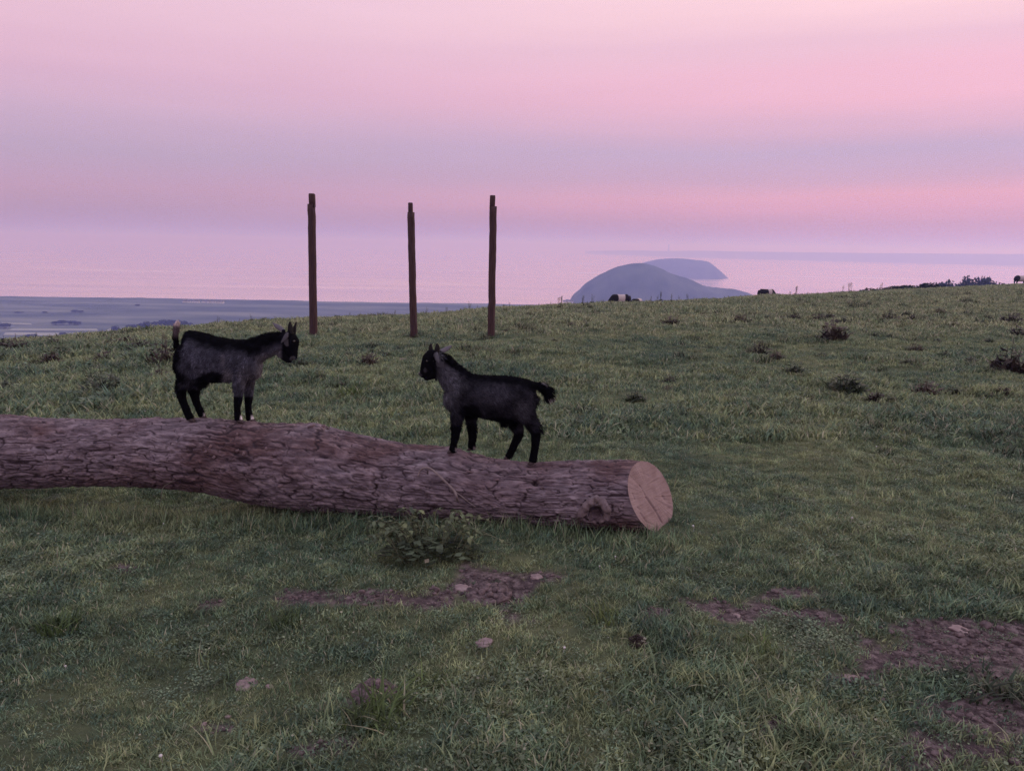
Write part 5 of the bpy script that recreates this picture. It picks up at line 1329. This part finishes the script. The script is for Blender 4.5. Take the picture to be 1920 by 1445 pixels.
# ------------------------------------------------------------------ leafy weed in front of the log and the dead twig on it
def big_leaf(seed):
    rg = np.random.default_rng(seed)
    L, w = .075, .022; V, Q = [], []
    for k in range(6):
        t = k / 5; c = np.array([L * t, 0, .018 * math.sin(t * 2.4) - .022 * t * t]); ww = w * math.sin(math.pi * min(t * .92 + .06, 1)) * (1 if k % 2 else .74)
        V += [c + np.array([0, -ww, .006]), c, c + np.array([0, ww, .006])]
    for k in range(5):
        for m in range(2): Q.append([3 * k + m, 3 * k + 3 + m, 3 * k + 4 + m, 3 * k + 1 + m])
    return np.array(V), [np.array(Q)], np.full(len(V), rg.uniform(.2, .9), np.float32)
M_WEED = grass_mat('nettle_leaf', [(0.06, 0.088, 0.05), (0.105, 0.135, 0.066), (0.16, 0.185, 0.08)], straw_amt=0.02, trans=0.2)
M_WEEDLOW = grass_mat('low_weed_leaf', [(0.045, 0.066, 0.038), (0.075, 0.10, 0.052), (0.12, 0.145, 0.07)], straw_amt=0.02, trans=0.2)
M_STEM = simple('green_stem', (0.09, 0.11, 0.06), (0.14, 0.15, 0.09), 30.0)
BL = [proto('leaf', big_leaf(600 + k), M_WEED) for k in range(4)]
g0 = ground_hit(808, 1048)
weed = empty('leafy_weed', g0, 'sprawling leafy green weed with arching stems growing in front of the log', 'weed')
rg = np.random.default_rng(33)
for q in range(42):
    an = rg.uniform(0, 6.283); rx_ = rg.uniform(-.30, .27); ry_ = rg.uniform(-.10, .14)
    b0 = np.array([rx_ * .55, ry_ * .6, 0]); h_ = rg.uniform(.17, .27) * (1 - .9 * abs(rx_)) ; reach = rg.uniform(.05, .15)
    dirv = np.array([math.copysign(1, rx_) * .8 + rg.normal() * .4, rg.normal() * .5, 0]); dirv /= np.linalg.norm(dirv)
    mid_ = b0 + dirv * reach * .35 + np.array([rx_ * .3, 0, h_]); tip = b0 + dirv * reach + np.array([rx_ * .55, 0, h_ * rg.uniform(.7, 1.0)])
    path = catmull([b0 + g0, mid_ + g0, tip + g0], 6)
    path[:, 2] = np.maximum(path[:, 2], g0[2] - .01)
    st_o = part('stem', *tube(path, np.linspace(.0032, .0016, len(path)), 6), M_STEM, weed)
    for k in range(7):
        t = rg.uniform(.15, 1.0); p_ = path[int(t * (len(path) - 1))] - g0
        lo = link('leaf', BL[rg.integers(0, 4)], st_o, p_)
        lo.rotation_euler = (rg.normal() * .35, rg.uniform(-.2, .75), rg.uniform(0, 6.283)); sc_ = rg.uniform(.32, .70); lo.scale = (sc_, sc_, sc_)
lf = leaf_set(420, .21, .038, .11, 77)
vv = lf[0].copy(); vv[:, 0] = vv[:, 0] * 1.35; vv[:, 1] *= .62
vv[:, 2] *= np.repeat(1.25 - ((vv[::4, 0] / .30) ** 2), 4)
fm = proto('foliage', (vv, lf[1], lf[2]), M_WEEDLOW); tag(link('foliage', fm, weed), kind='stuff')
M_TWIG = simple('dead_twig', (0.17, 0.13, 0.125), (0.27, 0.22, 0.205), 30.0, 0.9, 0.15, 0.002)
def on_log(px, py, gap):
    h = log_hit(px, py)
    Yh = h[1] if h is not None else log_Y(px) - .2
    return P(px, py, Yh - gap)
gb = ground_hit(886, 990)
tw_pts = [on_log(783, 893, .012), on_log(788, 882, .022), on_log(797, 876.5, .028), on_log(808, 879, .028), on_log(819, 887.5, .026), on_log(836, 904, .028), on_log(851.5, 920, .032), on_log(857, 934, .05), P(862, 952, gb[1] + .12), P(872, 970, gb[1] + .06), gb]
twig = empty('dead_twig', gb, 'thin pale dead twig leaning up against the bark of the log', 'twig')
part('stem', *tube(catmull(tw_pts, 4), np.interp(np.linspace(0, 1, 41), [0, .2, .6, 1], [.0035, .0062, .0075, .006]), 8), M_TWIG, twig)
part('side_shoot', *tube(catmull([on_log(851.5, 920, .032), on_log(866, 931, .022), on_log(880, 942, .014), on_log(892, 950, .010)], 5), [.0045] * 8 + [.003] * 8, 6), M_TWIG, twig)
# bent dry stems in front of the dark underside of the log
def dry_stem(pts_px, label, seed):
    g = ground_hit(*pts_px[0])
    pts = [g] + [P(a, b3, min(g[1], log_Y(a) - .2)) for a, b3 in pts_px[1:]]
    pts = catmull(pts, 6)
    o = empty('dry_stem', g, label, 'grass stem')
    part('stem', *tube(pts, np.linspace(.0024, .0010, len(pts)), 5), M_DRY, o)
    lf = leaf_set(8, .008, .014, .03, seed); part('seed_head', lf[0] + pts[-1], lf[1], M_DRY, o, False)
M_DRY = simple('dry_stem', (0.16, 0.16, 0.12), (0.24, 0.23, 0.17), 30.0)
dry_stem([(298, 957), (302, 930), (306, 914), (318, 905), (332, 899)], 'bent pale grass stem in front of the raised part of the log', 1)
dry_stem([(506, 960), (500, 945), (494, 930), (487, 920)], 'left one of two dry stems below the scar of the log', 2)
dry_stem([(510, 962), (509, 945), (510, 928), (518, 918)], 'forked dry stem beside another below the scar of the log', 3)
dry_stem([(566, 965), (561, 935), (558, 915), (548, 900)], 'dry stem with bent tip where the log thickens', 4)
dry_stem([(1208, 1240), (1209, 1225), (1208, 1208)], 'short white dry stem in the near grass below the sawn end', 5)
